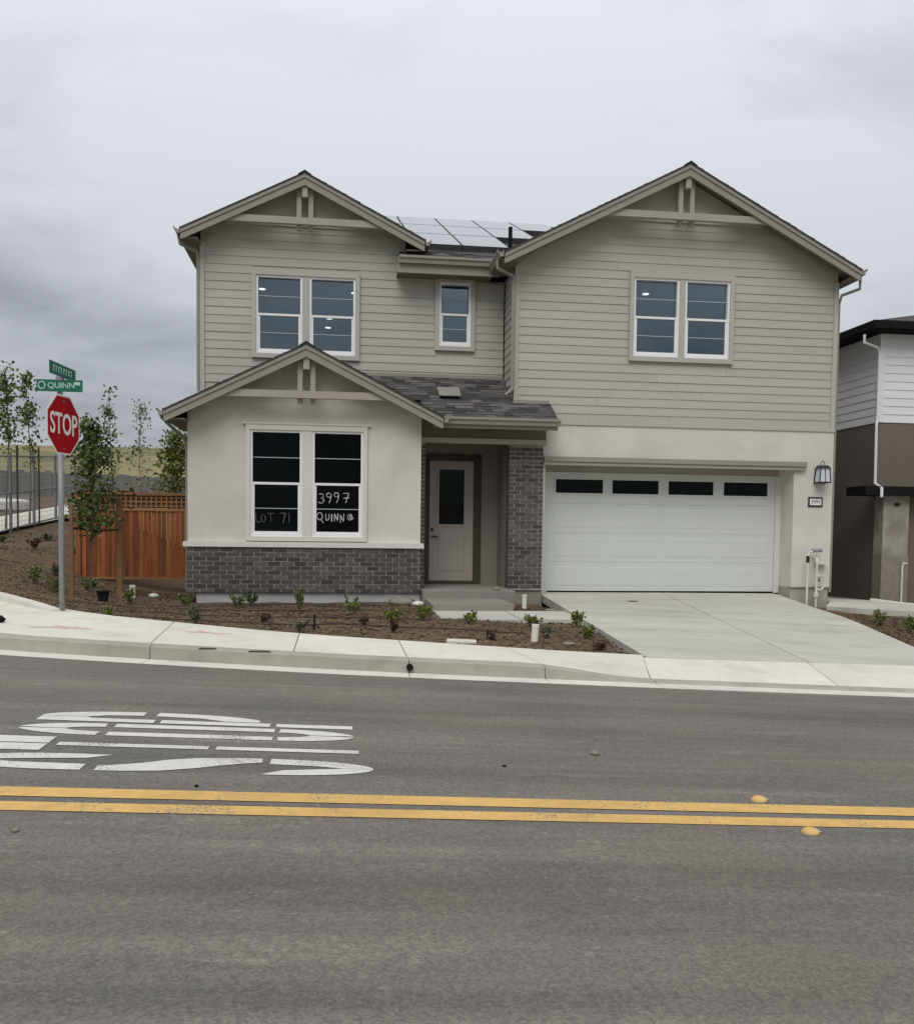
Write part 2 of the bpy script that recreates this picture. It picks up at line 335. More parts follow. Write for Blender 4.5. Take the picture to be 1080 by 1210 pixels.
def sst(a, b, x):
    t = min(1, max(0, (x - a) / (b - a))); return t * t * (3 - 2 * t)
def lerp(a, b, t): return a + (b - a) * t
def pl(xs, ys, x):
    return float(np.interp(x, xs, ys))

# ------------------------------------------------------------------ the street
def rz(x): return 0.05 * (1.19 - x)                     # the street falls to the right
CX_ = [-11.5, -10.6, -9.6, -8.2, -6.5, -5.0, -3.3, -2.04, -1.06, 0.0, 1.2, 3.5, 6.2, 40]
CY_ = [19.5, 16.2, 13.8, 12.0, 10.75, 9.95, 9.40, 9.23, 9.13, 9.05, 9.02, 9.01, 9.08, 9.5]
def kerb_y(x): return pl(CX_, CY_, x)                   # asphalt edge
BX_ = [-9.0, -7.0, -5.9, -4.77, -3.79, -2.96, -1.87, -0.9, 0.0, 0.81, 1.7, 2.56, 3.65, 8.2, 40]
BY_ = [24.0, 17.8, 15.6, 13.72, 12.74, 12.05, 11.55, 11.14, 10.90, 10.77, 10.62, 10.48, 10.42, 10.9, 12.0]
def walk_y(x): return pl(BX_, BY_, x)                   # back edge of the pavement
road = MB()
xs = [-60, -30, -20, -14] + list(np.arange(-11.5, 8.01, 0.5)) + [10, 14, 20, 30, 40, 60]
for a, b in zip(xs, xs[1:]):
    ya, yb = (kerb_y(a), kerb_y(b)) if a >= -11.5 else (20, 20)
    road.poly([(a, -14, rz(a)), (b, -14, rz(b)), (b, yb, rz(b)), (a, ya, rz(a))])
road = struct(road.build('road', 'asphalt'))
road['label'] = 'grey asphalt street falling gently to the right'
far_walk = struct(MB().prism([(-60, -17, rz(-60)+.14), (60, -17, rz(60)+.14), (60, -14, rz(60)+.14), (-60, -14, rz(-60)+.14)], (0, 0, -.3)).build('opposite_pavement', 'concrete'))

def road_poly(pts, name, material, h=0.004):
    mb = MB(); mb.poly([(x, y, rz(x) + h) for x, y in pts]); return mb.build(name, material, road)
# double yellow line, each stripe in several stretches
for (y0, y1) in ((4.755, 4.915), (4.525, 4.665)):
    mb = MB(); X = list(np.arange(-40, 40.1, 0.4))
    for a, b in zip(X, X[1:]):
        e0, e1, g0, g1 = [random.uniform(-.004, .004) for _ in range(4)]
        mb.poly([(a, y0, rz(a)+.004), (b, y0, rz(b)+.004), (b, y1, rz(b)+.004), (a, y1, rz(a)+.004)])
    tag(mb.build('yellow_line', 'paint_yellow', road), 'far yellow stripe' if y0 > 4.7 else 'near yellow stripe')
# STOP lettering, elongated for drivers heading left: letter u (0..1) runs away from the camera, v (0..1) from foot (+x) to head (-x)
def letter(name, polys, y0, wid, x_foot, length, skew=-0.07):
    for P in polys:
        mb = MB(); pts = [(x_foot - v * length, y0 + uu * wid) for uu, v in P]
        mb.poly([(x, y, rz(x) + .004) for x, y in pts]); tag(mb.build('letter_piece', 'paint_white', road), 'white painted piece of the road letter ' + name)
def arc(cu, cv, ru, rv, a0, a1, n=10):
    return [(cu + ru * math.cos(math.radians(a0 + (a1 - a0) * k / n)), cv + rv * math.sin(math.radians(a0 + (a1 - a0) * k / n))) for k in range(n + 1)]
def ring(cu, cv, ro, rov, ri, riv, a0, a1, n=10):
    return arc(cu, cv, ro, rov, a0, a1, n) + list(reversed(arc(cu, cv, ri, riv, a0, a1, n)))
t = 0.40
letter('S', [
    arc(.5, .25, .5, .25, 270, 360) + [(1.0, .255), (.66, .255), (.60, .14), (.5, .075)],
    arc(.5, .25, .5, .25, 268, 180) + [(.02, .27), (.30, .22), (.40, .14), (.49, .075)],
    [(1.0, .275), (1.0, .34), (.93, .43), (.76, .50), (.5, .56), (.36, .61), (.28, .65), (.0, .65), (.0, .59), (.08, .50), (.28, .425), (.5, .365), (.66, .315), (.74, .275)],
    arc(.5, .73, .5, .27, 178, 92) + [(.49, .92), (.40, .85), (.36, .68), (.0, .68)],
    arc(.5, .73, .5, .27, 88, 0) + [(.97, .64), (.74, .69), (.60, .85), (.51, .92)]], 5.27, 0.36, 0.22, 2.42)
letter('T', [[(.38, 0), (.62, 0), (.62, .38), (.38, .38)], [(.38, .40), (.62, .40), (.62, .785), (.38, .785)], [(0, .81), (.47, .81), (.47, 1), (0, 1)], [(.53, .81), (1, .81), (1, 1), (.53, 1)]], 5.69, 0.35, 0.14, 2.36)
t = 0.30
letter('O', [
    ring(.5, .24, .5, .24, .5 - t, .10, 182, 266), ring(.5, .24, .5, .24, .5 - t, .10, 274, 358),
    [(0, .25), (t, .25), (t, .735), (0, .735)], [(1 - t, .25), (1, .25), (1, .735), (1 - t, .735)],
    ring(.5, .755, .5, .245, .5 - t, .11, 178, 94), ring(.5, .755, .5, .245, .5 - t, .11, 86, 2)], 6.12, 0.35, 0.12, 2.20)
letter('P', [
    [(0, 0), (t, 0), (t, .25), (0, .25)], [(0, .27), (t, .27), (t, .62), (0, .62)], [(0, .64), (t, .64), (t, .84), (.40, .86), (.40, 1), (0, 1)],
    arc(.42, .68, .58, .32, 2, 90) + [(.42, .86), (.60, .80), (.66, .69)],
    arc(.42, .66, .58, .36, -2, -80) + [(.34, .31), (.36, .42), (.58, .50), (.66, .65)]], 6.53, 0.35, 0.11, 2.16)

# kerb and gutter, cut where the photo shows joints
kerbs = thing('kerb', (0, 9.3, 0), None, None); struct(kerbs)
def kerb_h(x): return 0.14 - 0.115 * sst(1.9, 3.3, x) + 0.115 * sst(8.6, 10.0, x)
def kerb_piece(xa, xb, name):
    n = max(2, int((xb - xa) / 0.3)); face = MB(); pan = MB(); X = [lerp(xa + .004, xb - .004, k / n) for k in range(n + 1)]
    def prof(x):
        e = 0.02; nx = -(kerb_y(x + e) - kerb_y(x - e)) / (2 * e); l = math.hypot(nx, 1); nx, ny = nx / l, 1 / l
        h = kerb_h(x); z = rz(x); y = kerb_y(x); P = lambda d, dz: (x + nx * d, y + ny * d, z + dz)
        return [P(-.02, -.2), P(-.02, .003), P(.25, .006), P(.25, -.2)], [P(.252, -.2), P(.252, .008), P(.275, h * .88), P(.30, h), P(.43, h + .004), P(.43, -.2)]
    for a, b in zip(X, X[1:]):
        (pa, fa), (pb, fb) = prof(a), prof(b)
        for k in range(len(pa) - 1): pan.poly([pa[k], pb[k], pb[k+1], pa[k+1]])
        for k in range(len(fa) - 1): face.poly([fa[k], fb[k], fb[k+1], fa[k+1]])
    for x, rev in ((X[0], 0), (X[-1], 1)):
        p_, f_ = prof(x); pan.poly(p_); face.poly(f_)
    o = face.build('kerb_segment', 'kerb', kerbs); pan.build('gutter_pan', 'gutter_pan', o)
KJ = [-11.4, -8.6, -5.2, -1.9, 0.72, 2.15, 3.35, 5.6, 8.3, 11.3, 15, 20, 28]
for a, b in zip(KJ, KJ[1:]): kerb_piece(a, b, '')
# drain hole through the kerb
tag(MB().tube([(0.735, 9.25, rz(.735) + .065), (0.735, 9.45, rz(.735) + .065)], .035, 10).build('kerb_drain', 'black_trim', kerbs), 'round black drain hole in the kerb face')
# pavement slabs
pave = thing('pavement', (0, 10, 0), None, None); struct(pave)
def slab_piece(xa0, xa1, xb0, xb1, z_off_front, z_off_back, name='slab', parent=pave):
    # xa: x of the front-left and back-left corners; xb: front-right and back-right
    n = 6; mb = MB(); top = []
    for k in range(n + 1):
        t_ = k / n; fx = lerp(xa0, xb0, t_); bx = lerp(xa1, xb1, t_)
        row = []
        for s_ in range(5):
            w_ = s_ / 4; yy = lerp(kerb_y(fx) + .435, walk_y(bx), w_); xx = lerp(fx, bx, w_)
            zz = rz(xx) + lerp(kerb_h(fx) + .004, z_off_back, w_); row.append((xx, yy, zz))
        top.append(row)
    for k in range(n):
        for s_ in range(4): mb.poly([top[k][s_], top[k+1][s_], top[k+1][s_+1], top[k][s_+1]])
    edge = [top[k][0] for k in range(n + 1)] + [top[n][s_] for s_ in range(1, 5)] + [top[k][4] for k in range(n - 1, -1, -1)] + [top[0][s_] for s_ in range(3, 0, -1)]
    for a, b in zip(edge, edge[1:] + edge[:1]): mb.poly([a, (a[0], a[1], a[2] - .14), (b[0], b[1], b[2] - .14), b])
    return mb.build(name, 'concrete', parent)
g = .006
J = [(-10.5, -8.6), (-8.6, -7.2), (-6.6, -5.9), (-4.2, -4.4), (-1.9, -2.0), (-.45, -.45), (.72, .72), (2.15, 1.98), (3.35, 3.60), (5.55, 5.80), (8.3, 8.2), (10, 10), (12, 12), (15, 15), (20, 20)]
for (a0, a1), (b0, b1) in zip(J, J[1:]): slab_piece(a0 + g, a1 + g, b0 - g, b1 - g, .14, .16 - .03 * sst(2.2, 3.6, a1) + .03 * sst(8, 10, a1))
# low kerb behind the corner ramp
mb = MB(); P = [(-6.2, 15.6), (-5.2, 14.0), (-4.5, 13.1), (-4.0, 12.55), (-3.62, 12.2)]
for (xa, ya), (xb, yb) in zip(P, P[1:]):
    za, zb = rz(xa) + .17, rz(xb) + .17
    h0 = .07 * min(1, max(0, (-3.62 - xa) / .6)); h1 = .07 * min(1, max(0, (-3.62 - xb) / .6))
    mb.hull8([(xa, ya, za - .1), (xa + .12, ya + .09, za - .1), (xa + .12, ya + .09, za + h0), (xa, ya, za + h0)], [(xb, yb, zb - .1), (xb + .12, yb + .09, zb - .1), (xb + .12, yb + .09, zb + h1), (xb, yb, zb + h1)])
struct(mb.build('ramp_kerb', 'gutter_pan'))

# driveway: two slabs with a joint between them
drive = thing('driveway', (6, 14, 0), None, None); struct(drive)
def drv(s_, t_):   # s across 0..1..2 (left, joint, right), t from street to garage
    fl, fj, fr = (3.66, 10.43, rz(3.66) + .13), (5.84, 10.66, rz(5.84) + .13), (8.16, 10.91, rz(8.16) + .10)
    bl, bj, br = (4.05, 18.26, .245), (6.68, 18.26, .245), (9.52, 18.26, .235)
    A, B = ((fl, bl), (fj, bj)) if s_ <= 1 else ((fj, bj), (fr, br)); q = s_ if s_ <= 1 else s_ - 1
    a = Vector(A[0]).lerp(Vector(A[1]), t_); b = Vector(B[0]).lerp(Vector(B[1]), t_); p = a.lerp(b, q)
    if s_ > 1.88 and t_ > .5: p.z -= .10 * (s_ - 1.88) / .12 * sst(.5, .95, t_)
    return p
for s0, s1 in ((0, .997), (1.003, 2)):
    mb = MB(); n, m_ = 20, 14
    G = [[drv(lerp(s0, s1, i / n), lerp(.0015, 1, j / m_)) for j in range(m_ + 1)] for i in range(n + 1)]
    for i in range(n):
        for j in range(m_): mb.poly([G[i][j], G[i+1][j], G[i+1][j+1], G[i][j+1]])
    E_ = [G[i][0] for i in range(n + 1)] + [G[n][j] for j in range(1, m_ + 1)] + [G[i][m_] for i in range(n - 1, -1, -1)] + [G[0][j] for j in range(m_ - 1, 0, -1)]
    for a, b in zip(E_, E_[1:] + E_[:1]): mb.poly([a, a - Vector((0, 0, .15)), b - Vector((0, 0, .15)), b])
    mb.build('slab', 'drive_concrete', drive)
q = drv(.62, .80)
tag(MB().tube([(q.x + 0, q.y, q.z - .02), (q.x, q.y, q.z + .006)], .10, 16).build('drain_cover', 'hose', drive), 'small round brown cleanout cover in the driveway')
# front walk and steps
walkp = thing('front_walk', (2.7, 15, 0), None, None); struct(walkp)
for a, b in ((1.62, 2.86), (2.875, 3.93)):
    zc_ = .105
    MB().prism([(a, 14.05, zc_), (b, 14.05, zc_ - .005), (b + (.13 if b > 3 else 0), 15.5, zc_), (a, 15.5, zc_ + .005)], (0, 0, -.16)).build('slab', 'drive_concrete', walkp)
MB().box(1.6, 3.02, 15.5, 16.78, -.05, .225).build('step', 'step', walkp, bevel=.008)

# ------------------------------------------------------------------ ground
def gz(x, y):
    zs = rz(max(min(x, 30), -30)) + .155
    if y < walk_y(x) + .02 and x > -9: return zs - .16
    fr_ = sst(10.6, 16.8, y); pad = zs * (1 - fr_) + .13 * fr_
    if x > 2:
        alt = lerp(zs - .06, .05, sst(10.4, 14.0, y)) if x < 6 else lerp(zs, 0.02 + .05 * (9.5 - x) * (x > 9.5), sst(10.9, 17.5, y))
        pad = lerp(pad, alt, sst(2, 4, x))
    zl = .42 + .072 * (y - 13.7) + .03 * (-4.8 - x)
    w = (1 - sst(-7.2, -2.6, x)) * sst(11, 14, y)
    z = pad * (1 - w) + zl * w
    if y > 30: z += .066 * (y - 30) * (1 - w)
    if y > 55: z += .03 * (y - 55)
    return z
def in_house(x, y):
    return (-2.6 < x < 10.0 and y > 18.4) or (-2.6 < x < 1.4 and y > 17.3) or (3.4 < x < 10 and y > 17.9)
GX = [-90, -60, -45, -32, -24, -18, -14, -12] + list(np.arange(-11, 4.4, .14)) + [4.8, 5.5, 6.5, 7.5] + list(np.arange(8.0, 13, .2)) + [14, 16, 20, 28, 40, 60, 90]
GY = list(np.arange(9.3, 19.4, .14)) + [20, 21, 22, 23, 24, 25, 26, 28, 30, 34, 40, 46, 54, 62, 72, 85]
rg = random.Random(3)
NZ = np.array([[rg.uniform(-1, 1) for _ in range(60)] for _ in range(60)])
def vnoise(x, y, s):
    x, y = x * s + 1000, y * s + 1000; i, j = int(x), int(y); fx, fy = x - i, y - j; fx = fx * fx * (3 - 2 * fx); fy = fy * fy * (3 - 2 * fy)
    a = NZ[i % 60][j % 60]; b = NZ[(i+1) % 60][j % 60]; c = NZ[i % 60][(j+1) % 60]; d = NZ[(i+1) % 60][(j+1) % 60]
    return lerp(lerp(a, b, fx), lerp(c, d, fx), fy)
def gzn(x, y):
    z = gz(x, y)
    if y < walk_y(x) + .06 and x > -9: return z
    k = .018 if y < 20 else .04
    return z + k * (vnoise(x, y, 1.1) + .7 * vnoise(x, y, 3.3) + .45 * vnoise(y, x, 7.0)) - .012
def driveish(x, y):   # ground under the drive and walk is dug out
    if 10.2 < y < 18.3 and lerp(3.66, 4.05, (y - 10.4) / 7.8) - .04 < x < lerp(8.16, 9.5, (y - 10.9) / 7.3) + .04: return True
    return (1.60 < x < 4.1 and 14.03 < y < 15.52) or (1.58 < x < 3.04 and 15.4 < y < 18)
mb = MB(); idx = {}
for i, x in enumerate(GX):
    for j, y in enumerate(GY):
        z = gzn(float(x), float(y))
        if driveish(x, y): z = min(z, .0) - .25
        if in_house(x, y): z = -.3
        idx[i, j] = len(mb.v); mb.v.append((float(x), float(y), z))
for i in range(len(GX) - 1):
    for j in range(len(GY) - 1): mb.f.append((idx[i, j], idx[i+1, j], idx[i+1, j+1], idx[i, j+1])); mb.tint.append(None)
ground = struct(mb.build('ground', 'soil', smooth=True))
base = struct(MB().poly([(-2500, -2500, -8), (2500, -2500, -8), (2500, 2500, -8), (-2500, 2500, -8)]).build('far_ground', 'hill_grass'))
# grassy verge and hill behind
mb = MB(); idx = {}
HX = list(np.linspace(-260, 260, 66)); HY = list(np.linspace(60, 300, 40))
for i, x in enumerate(HX):
    for j, y in enumerate(HY):
        e = (y - 60) / 240
        z = 3.0 + 12.0 * sst(0, .5, e) + 5 * sst(.3, 1, e) + 1.6 * vnoise(x, y, .02) * min(1, e * 4) + .5 * vnoise(x, y, .07) + .012 * (-x) * e
        idx[i, j] = len(mb.v); mb.v.append((float(x), float(y), z))
for i in range(len(HX) - 1):
    for j in range(len(HY) - 1): mb.f.append((idx[i, j], idx[i+1, j], idx[i+1, j+1], idx[i, j+1])); mb.tint.append(None)
struct(mb.build('hill', 'hill_grass', smooth=True))
def strip(name, material, x0, x1, y0, y1, dz, ny=30, nx=6, bow=0.0):
    mb = MB()
    for j in range(ny):
        ya, yb = lerp(y0, y1, j / ny), lerp(y0, y1, (j + 1) / ny)
        for i in range(nx):
            q = []
            for (ii, yy) in ((i, ya), (i + 1, ya), (i + 1, yb), (i, yb)):
                tt = (yy - y0) / (y1 - y0); xx = lerp(x0, x1, ii / nx) - bow * tt * tt; q.append((xx, yy, gz(xx, yy) + dz))
            mb.poly(q)
    return struct(mb.build(name, material, smooth=True))
strip('side_street', 'asphalt', -21, -10.4, 19.5, 47, .03, bow=4)
strip('side_pavement', 'concrete', -9.9, -8.22, 18.5, 44, .07, bow=.5)
strip('verge', 'verge_grass', -32, -21.2, 20, 84, .06, bow=6)
strip('upper_slope', 'verge_grass', -40, -2.6, 46, 84, .10)
strip('back_slope', 'verge_grass', -8.4, -3.0, 29, 47, .08)

# ------------------------------------------------------------------ the house
H = thing('house', (3.7, 20, 0), 'two-storey grey-taupe lap-sided house with two front gables and white garage door', 'house')
YG, YM, Y1, YD = 17.75, 18.9, 17.2, 18.3
GW = (5.775, 7.765, 4.985, 6.53)       # right upper window opening
LW = (-1.65, .325, 4.995, 6.545)       # left upper window
SW = (2.03, 2.685, 5.27, 6.565)        # small window
PW = (-1.605, .457, 1.335, 3.293)      # ground floor window

def gable_poly(x0, x1, zb, xp, zp, slope):
    zl = zp - slope * (xp - x0); zr = zp - slope * (x1 - xp)
    return [(x0, zb), (x1, zb), (x1, zr), (xp, zp), (x0, zl)]
# plain wall bodies (behind the boards) -------------------------------
mb = MB()
holes_wall(mb, 3.385, 10.09, 3.45, 6.56, YG + .03, YG + .18, [GW]); mb.xz(gable_poly(3.385, 10.09, 6.56, 6.70, 8.56, .515), YG + .03, YG + .18)
wall_r = mb.build('upper_wall', 'siding', H)
mb = MB(); holes_wall(mb, -2.735, 3.385, 4.0, 6.60, YM + .03, YM + .18, [LW, SW]); mb.xz(gable_poly(-2.735, 1.33, 6.60, -.68, 8.37, .5), YM + .03, YM + .18)
mb.box(1.33, 3.385, YM + .03, YM + .18, 6.60, 6.80)
wall_l = mb.build('upper_wall', 'siding', H)
wall_s = MB().box(3.415, 3.56, YG + .18, YM + .03, 3.4, 6.95).build('upper_wall', 'siding', H)
# side, back walls
mb = MB(); mb.box(9.94, 10.09, YG + .18, 31, .0, 6.9); mb.box(-2.735, -2.58, YM + .18, 31, .0, 7.1); mb.box(-2.735, 10.09, 31, 31.15, .0, 6.9)
mb.yz([(18.6, 6.7), (31.1, 6.7), (25.0, 9.6)], 9.95, 10.08); mb.yz([(19.2, 6.9), (31.1, 6.9), (25.0, 9.7)], -2.73, -2.6)
mb.build('side_wall', 'siding', H)
# garage stucco
mb = MB(); mb.box(3.985, 10.092, YG, YG + .16, 2.83, 3.615); mb.box(9.25, 10.092, YG, YD + .1, .40, 2.83); mb.box(3.385, 3.985, YG + .02, YG + .16, 2.83, 3.615)
mb.box(3.985, 4.05, YG + .01, YD + .1, .2, 2.83); mb.box(4.05, 9.25, YD + .06, YD + .15, 2.66, 3.2); mb.box(4.05, 9.25, YG + .16, YD + .06, 2.84, 2.9)
gst = mb.build('garage_wall', 'stucco', H)
MB().box(9.25, 10.075, YG + .02, YD + .1, -.1, .398).build('foundation', 'foundation_tan', H)
MB().box(9.24, 10.10, YG - .012, YG + .1, .388, .412).build('weep_screed', 'trim', H)
MB().box(3.36, 10.10, YG - .025, YG + .03, 3.60, 3.66).build('belly_band', 'siding', H)
# garage header ledge
hd = MB().box(4.0, 9.47, YG - .11, YG + .02, 2.87, 2.965).build('garage_header', 'trim', H)
MB().box(4.0, 9.47, YG - .08, YG + .02, 2.80, 2.868).build('header_lip', 'trim_warm', hd)
# front room stucco
mb = MB(); holes_wall(mb, -2.722, 1.54, 1.22, 3.46, Y1, Y1 + .17, [PW])
mb.xz(gable_poly(-2.722, 1.54, 3.46, -.58, 4.74, .5), Y1, Y1 + .17)
mb.box(-2.722, -2.56, Y1 + .17, YM + .2, .2, 3.62); mb.box(1.38, 1.54, Y1 + .17, YM + .03, .2, 3.62)
mb.build('front_room_wall', 'stucco', H)
MB().box(-2.57, 1.545, Y1 + .01, Y1 + .2, -.05, .305).build('foundation', 'foundation', H)
# siding boards -----------------------------------------------------
EXPO = 0.1665
BOARD = {}
def lap_row(parent, x0, x1, y, z, left_slope=None, flipx=None):
    """one lap board between x0 and x1 (its ends cut to the gable slope when wanted)"""
    L = x1 - x0
    if L < .03: return
    h = EXPO + .012; mb = MB(); xl0 = xr0 = 0.0; d0, d1 = .019, .006
    tl, tr = left_slope or (0, 0)
    a = [(0, -d0, 0), (L, -d0, 0), (L, .03, 0), (0, .03, 0)]; b = [(tl, -d1, h), (L - tr, -d1, h), (L - tr, .03, h), (tl, .03, h)]
    mb.hull8(a, b); me = meshdata(mb, 'lap_board', 'siding'); piece('lap_board', me, parent, (x0, y, z))
def lap_field(parent, y, z0, z1, span, holes):
    z = z0
    while z < z1:
        a, b = span(z); a2, b2 = span(z + EXPO)
        segs = [(a, b)]
        for h in holes:
            if z + EXPO > h[2] and z < h[3]:
                segs = [s_ for (c, d) in segs for s_ in ((c, min(d, h[0])), (max(c, h[1]), d)) if s_[1] - s_[0] > .02]
        for (c, d) in segs:
            cuts = [c]
            while d - cuts[-1] > 3.7: cuts.append(cuts[-1] + rb.uniform(1.4, 3.6))
            cuts.append(d)
            for c2_, d2_ in zip(cuts, cuts[1:]):
                lap_row(parent, c2_ + (.0015 if c2_ > c else 0), d2_ - (.0015 if d2_ < d else 0), y + rb.uniform(-.0015, .0015), z + rb.uniform(-.0015, .0015), (max(0, a2 - a) if c2_ == a else 0, max(0, b - b2) if d2_ == b else 0))
        z += EXPO
rb = random.Random(31)
def grow(h, m): return (h[0] - m, h[1] + m, h[2] - m, h[3] + m)
def span_r(z):
    k = max(0, (z - 6.78)) / .515; return (3.47 + k, 10.005 - k)
lap_field(wall_r, YG + .03, 3.66, 7.62, span_r, [grow(GW, .06)])
def span_l(z):
    if z > 6.60:
        k = max(0, (z - 7.27)) / .5; return (-2.66 + k, 1.25 - k)
    return (-2.66, 3.375)
lap_field(wall_l, YM + .03, 4.40, 7.46, span_l, [grow(LW, .06), grow(SW, .06)])
z = 3.9
retmesh = {}
mbr = MB(); mbr.hull8([(0, 0, 0), (-.026, 0, 0), (-.026, YM - YG - .16, 0), (0, YM - YG - .16, 0)], [(0, 0, EXPO + .012), (-.008, 0, EXPO + .012), (-.008, YM - YG - .16, EXPO + .012), (0, YM - YG - .16, EXPO + .012)])
rm = meshdata(mbr, 'lap_board', 'siding')
while z < 6.7:
    piece('lap_board', rm, wall_s, (3.415, YG + .13, z)); z += EXPO
# corner boards
for (x0, x1, y0, y1, z0, z1) in ((3.385, 3.475, YG - .01, YG + .14, 3.66, 6.72), (10.0, 10.095, YG - .01, YG + .1, 3.66, 6.62), (-2.745, -2.655, YM - .01, YM + .1, 4.2, 7.15), (1.245, 1.335, YM - .01, YM + .1, 6.62, 7.12)):
    MB().box(x0, x1, y0, y1, z0, z1).build('corner_board', 'siding', H)
# gable ornament: panel, collar beam, posts, ridge block, barge boards
def gable_front(xp, zp, half, slope, yr, yw, zbeam, beam_half, postgap, drop_l=0, drop_r=0):
    # barge boards
    for s in (-1, 1):
        tx = xp + s * half; dz = slope * half
        mb = MB(); mb.xz([(xp, zp - .05), (tx, zp - .05 - dz), (tx, zp - .05 - dz - .17), (tx - s * .06, zp - .23 - dz + slope * .06), (xp, zp - .245)] if s > 0 else
                         [(xp, zp - .245), (tx + .06, zp - .23 - dz + slope * .06), (tx, zp - .05 - dz - .17), (tx, zp - .05 - dz), (xp, zp - .05)], yr, yr + .045)
        o = mb.build('barge_board', 'trim', H)
        mb = MB(); q = [(xp, zp - .035), (tx, zp - .035 - dz), (tx, zp - .105 - dz), (xp, zp - .105)]
        mb.xz(q if s > 0 else list(reversed(q)), yr - .022, yr - .001); mb.build('rake_trim', 'trim', o)
    # panel on the wall above the beam
    mb = MB(); k = (zp - .09 - zbeam) / slope
    mb.xz([(xp - k + .05, zbeam), (xp + k - .05, zbeam), (xp, zp - .09)], yw - .02, yw + .028); mb.build('gable_panel', 'gable_panel', H)
    bm_ = MB().box(xp - beam_half, xp + beam_half, yr + .05, yr + .14, zbeam - .065, zbeam + .065).build('collar_beam', 'trim_warm', H)
    for s in (-1, 1):
        MB().box(xp + s * postgap - .045, xp + s * postgap + .045, yr + .142, yr + .235, zbeam - .15, zp - .20 - slope * postgap).build('king_post', 'trim_warm', H)
    MB().box(xp - .055, xp + .055, yr - .005 + .05, yr + .14, zp - .46, zp - .16).build('ridge_block', 'trim_warm', H)
gable_front(6.70, 8.63, 3.60, .515, YG - .45, YG, 7.635, 1.62, .115)
gable_front(-.68, 8.44, 2.36, .5, YM - .45, YM, 7.52, 1.56, .115)
gable_front(-.58, 4.81, 2.48, .5, Y1 - .45, Y1, 3.90, 1.55, .115)

# roofs ---------------------------------------------------------------
rt = random.Random(11)
def tabs(mb, o, du, dv, nu_len, nv_len, n, expo=.145):
    """shingle tabs: o = eave corner, du along the eave, dv up the slope (unit), n = normal"""
    o, du, dv, n = Vector(o), Vector(du).normalized(), Vector(dv).normalized(), Vector(n).normalized()
    k = 0
    while k * expo < nv_len:
        x = -rt.uniform(0, .2)
        while x < nu_len:
            w = rt.uniform(.14, .34); a, b = max(0, x), min(nu_len, x + w - .004); x += w
            if b - a < .02: continue
            v0, v1 = k * expo, min(nv_len, (k + 1.15) * expo); th = rt.choice((.006, .009, .014))
            P = [o + du * a + dv * v0 + n * th, o + du * b + dv * v0 + n * th, o + du * b + dv * v1 + n * .003, o + du * a + dv * v1 + n * .003]
            g_ = rt.choice((.048, .062, .08, .10, .125)); c = (g_ * rt.uniform(1.0, 1.10), g_, g_ * rt.uniform(.93, 1.0))
            mb.poly(P, c); mb.poly([o + du * a + dv * v0, o + du * b + dv * v0, P[1], P[0]], (.02, .02, .02))
        k += 1
def gable_roof(name, xp, zp, half, slope, y0, y1):
    root = None
    for s in (-1, 1):
        tx = xp + s * (half + .015); dz = slope * (half + .015)
        mb = MB(); mb.prism([(xp, y0 - .03, zp), (tx, y0 - .03, zp - dz), (tx, y1, zp - dz), (xp, y1, zp)] if s > 0 else [(xp, y1, zp), (tx, y1, zp - dz), (tx, y0 - .03, zp - dz), (xp, y0 - .03, zp)], (0, 0, -.038))
        o = mb.build('roof_slope', 'shingle', H)
        mb = MB(); tx2 = xp + s * (half - .02); dz2 = slope * (half - .02)
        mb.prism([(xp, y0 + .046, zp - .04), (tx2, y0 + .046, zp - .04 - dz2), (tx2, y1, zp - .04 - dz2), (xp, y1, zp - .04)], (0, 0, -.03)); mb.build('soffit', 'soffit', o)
        sh = MB(); l = math.hypot(half, slope * half); dv = Vector((-s * half, 0, slope * half)); n = Vector((s * slope, 0, 1))
        oo = Vector((tx, y0 - .03 if s > 0 else y1, zp - dz)); tabs(sh, oo, (0, 1 if s > 0 else -1, 0), dv, y1 - y0, l, n)
        so_ = sh.build('shingles', 'shingle_tab', o); so_['kind'] = 'stuff'
    rc = MB()
    y = y0 - .045; k = 0
    while y < y1:
        rc.xz([(xp - .13, zp - .13 * slope + .014), (xp, zp + .03), (xp + .13, zp - .13 * slope + .014), (xp + .13, zp - .13 * slope), (xp, zp + .012), (xp - .13, zp - .13 * slope)], y, min(y1, y + .2)); y += .2
    rc.build('ridge_cap', 'shingle', H)
gable_roof('r', 6.70, 8.63, 3.60, .515, YG - .45, 22.4)
gable_roof('l', -.68, 8.44, 2.36, .5, YM - .45, 22.2)
gable_roof('p', -.58, 4.81, 2.48, .5, Y1 - .45, YM + .03)
# main roof
MS = .43; ME = (18.42, 6.93); RY = 25.75; RZ_ = ME[1] + MS * (RY - ME[0])
mb = MB(); mb.prism([(-3.0, 19.3, ME[1] + MS * (19.3 - ME[0])), (1.2, 19.3, ME[1] + MS * (19.3 - ME[0])), (1.2, ME[0], ME[1]), (10.32, ME[0], ME[1]), (10.32, RY, RZ_), (-3.0, RY, RZ_)], (0, 0, -.05)); main = mb.build('roof_slope', 'shingle', H)
sh = MB(); tabs(sh, (1.4, ME[0], ME[1]), (1, 0, 0), (0, 1, MS), 2.3, 1.2, (0, -MS, 1)); sh.build('shingles', 'shingle_tab', main)['kind'] = 'stuff'
mb = MB(); mb.prism([(-3.0, RY, RZ_), (10.32, RY, RZ_), (10.32, 32.0, RZ_ - MS * 6.3), (-3.0, 32.0, RZ_ - MS * 6.3)], (0, 0, -.05)); mb.build('roof_slope', 'shingle', H)
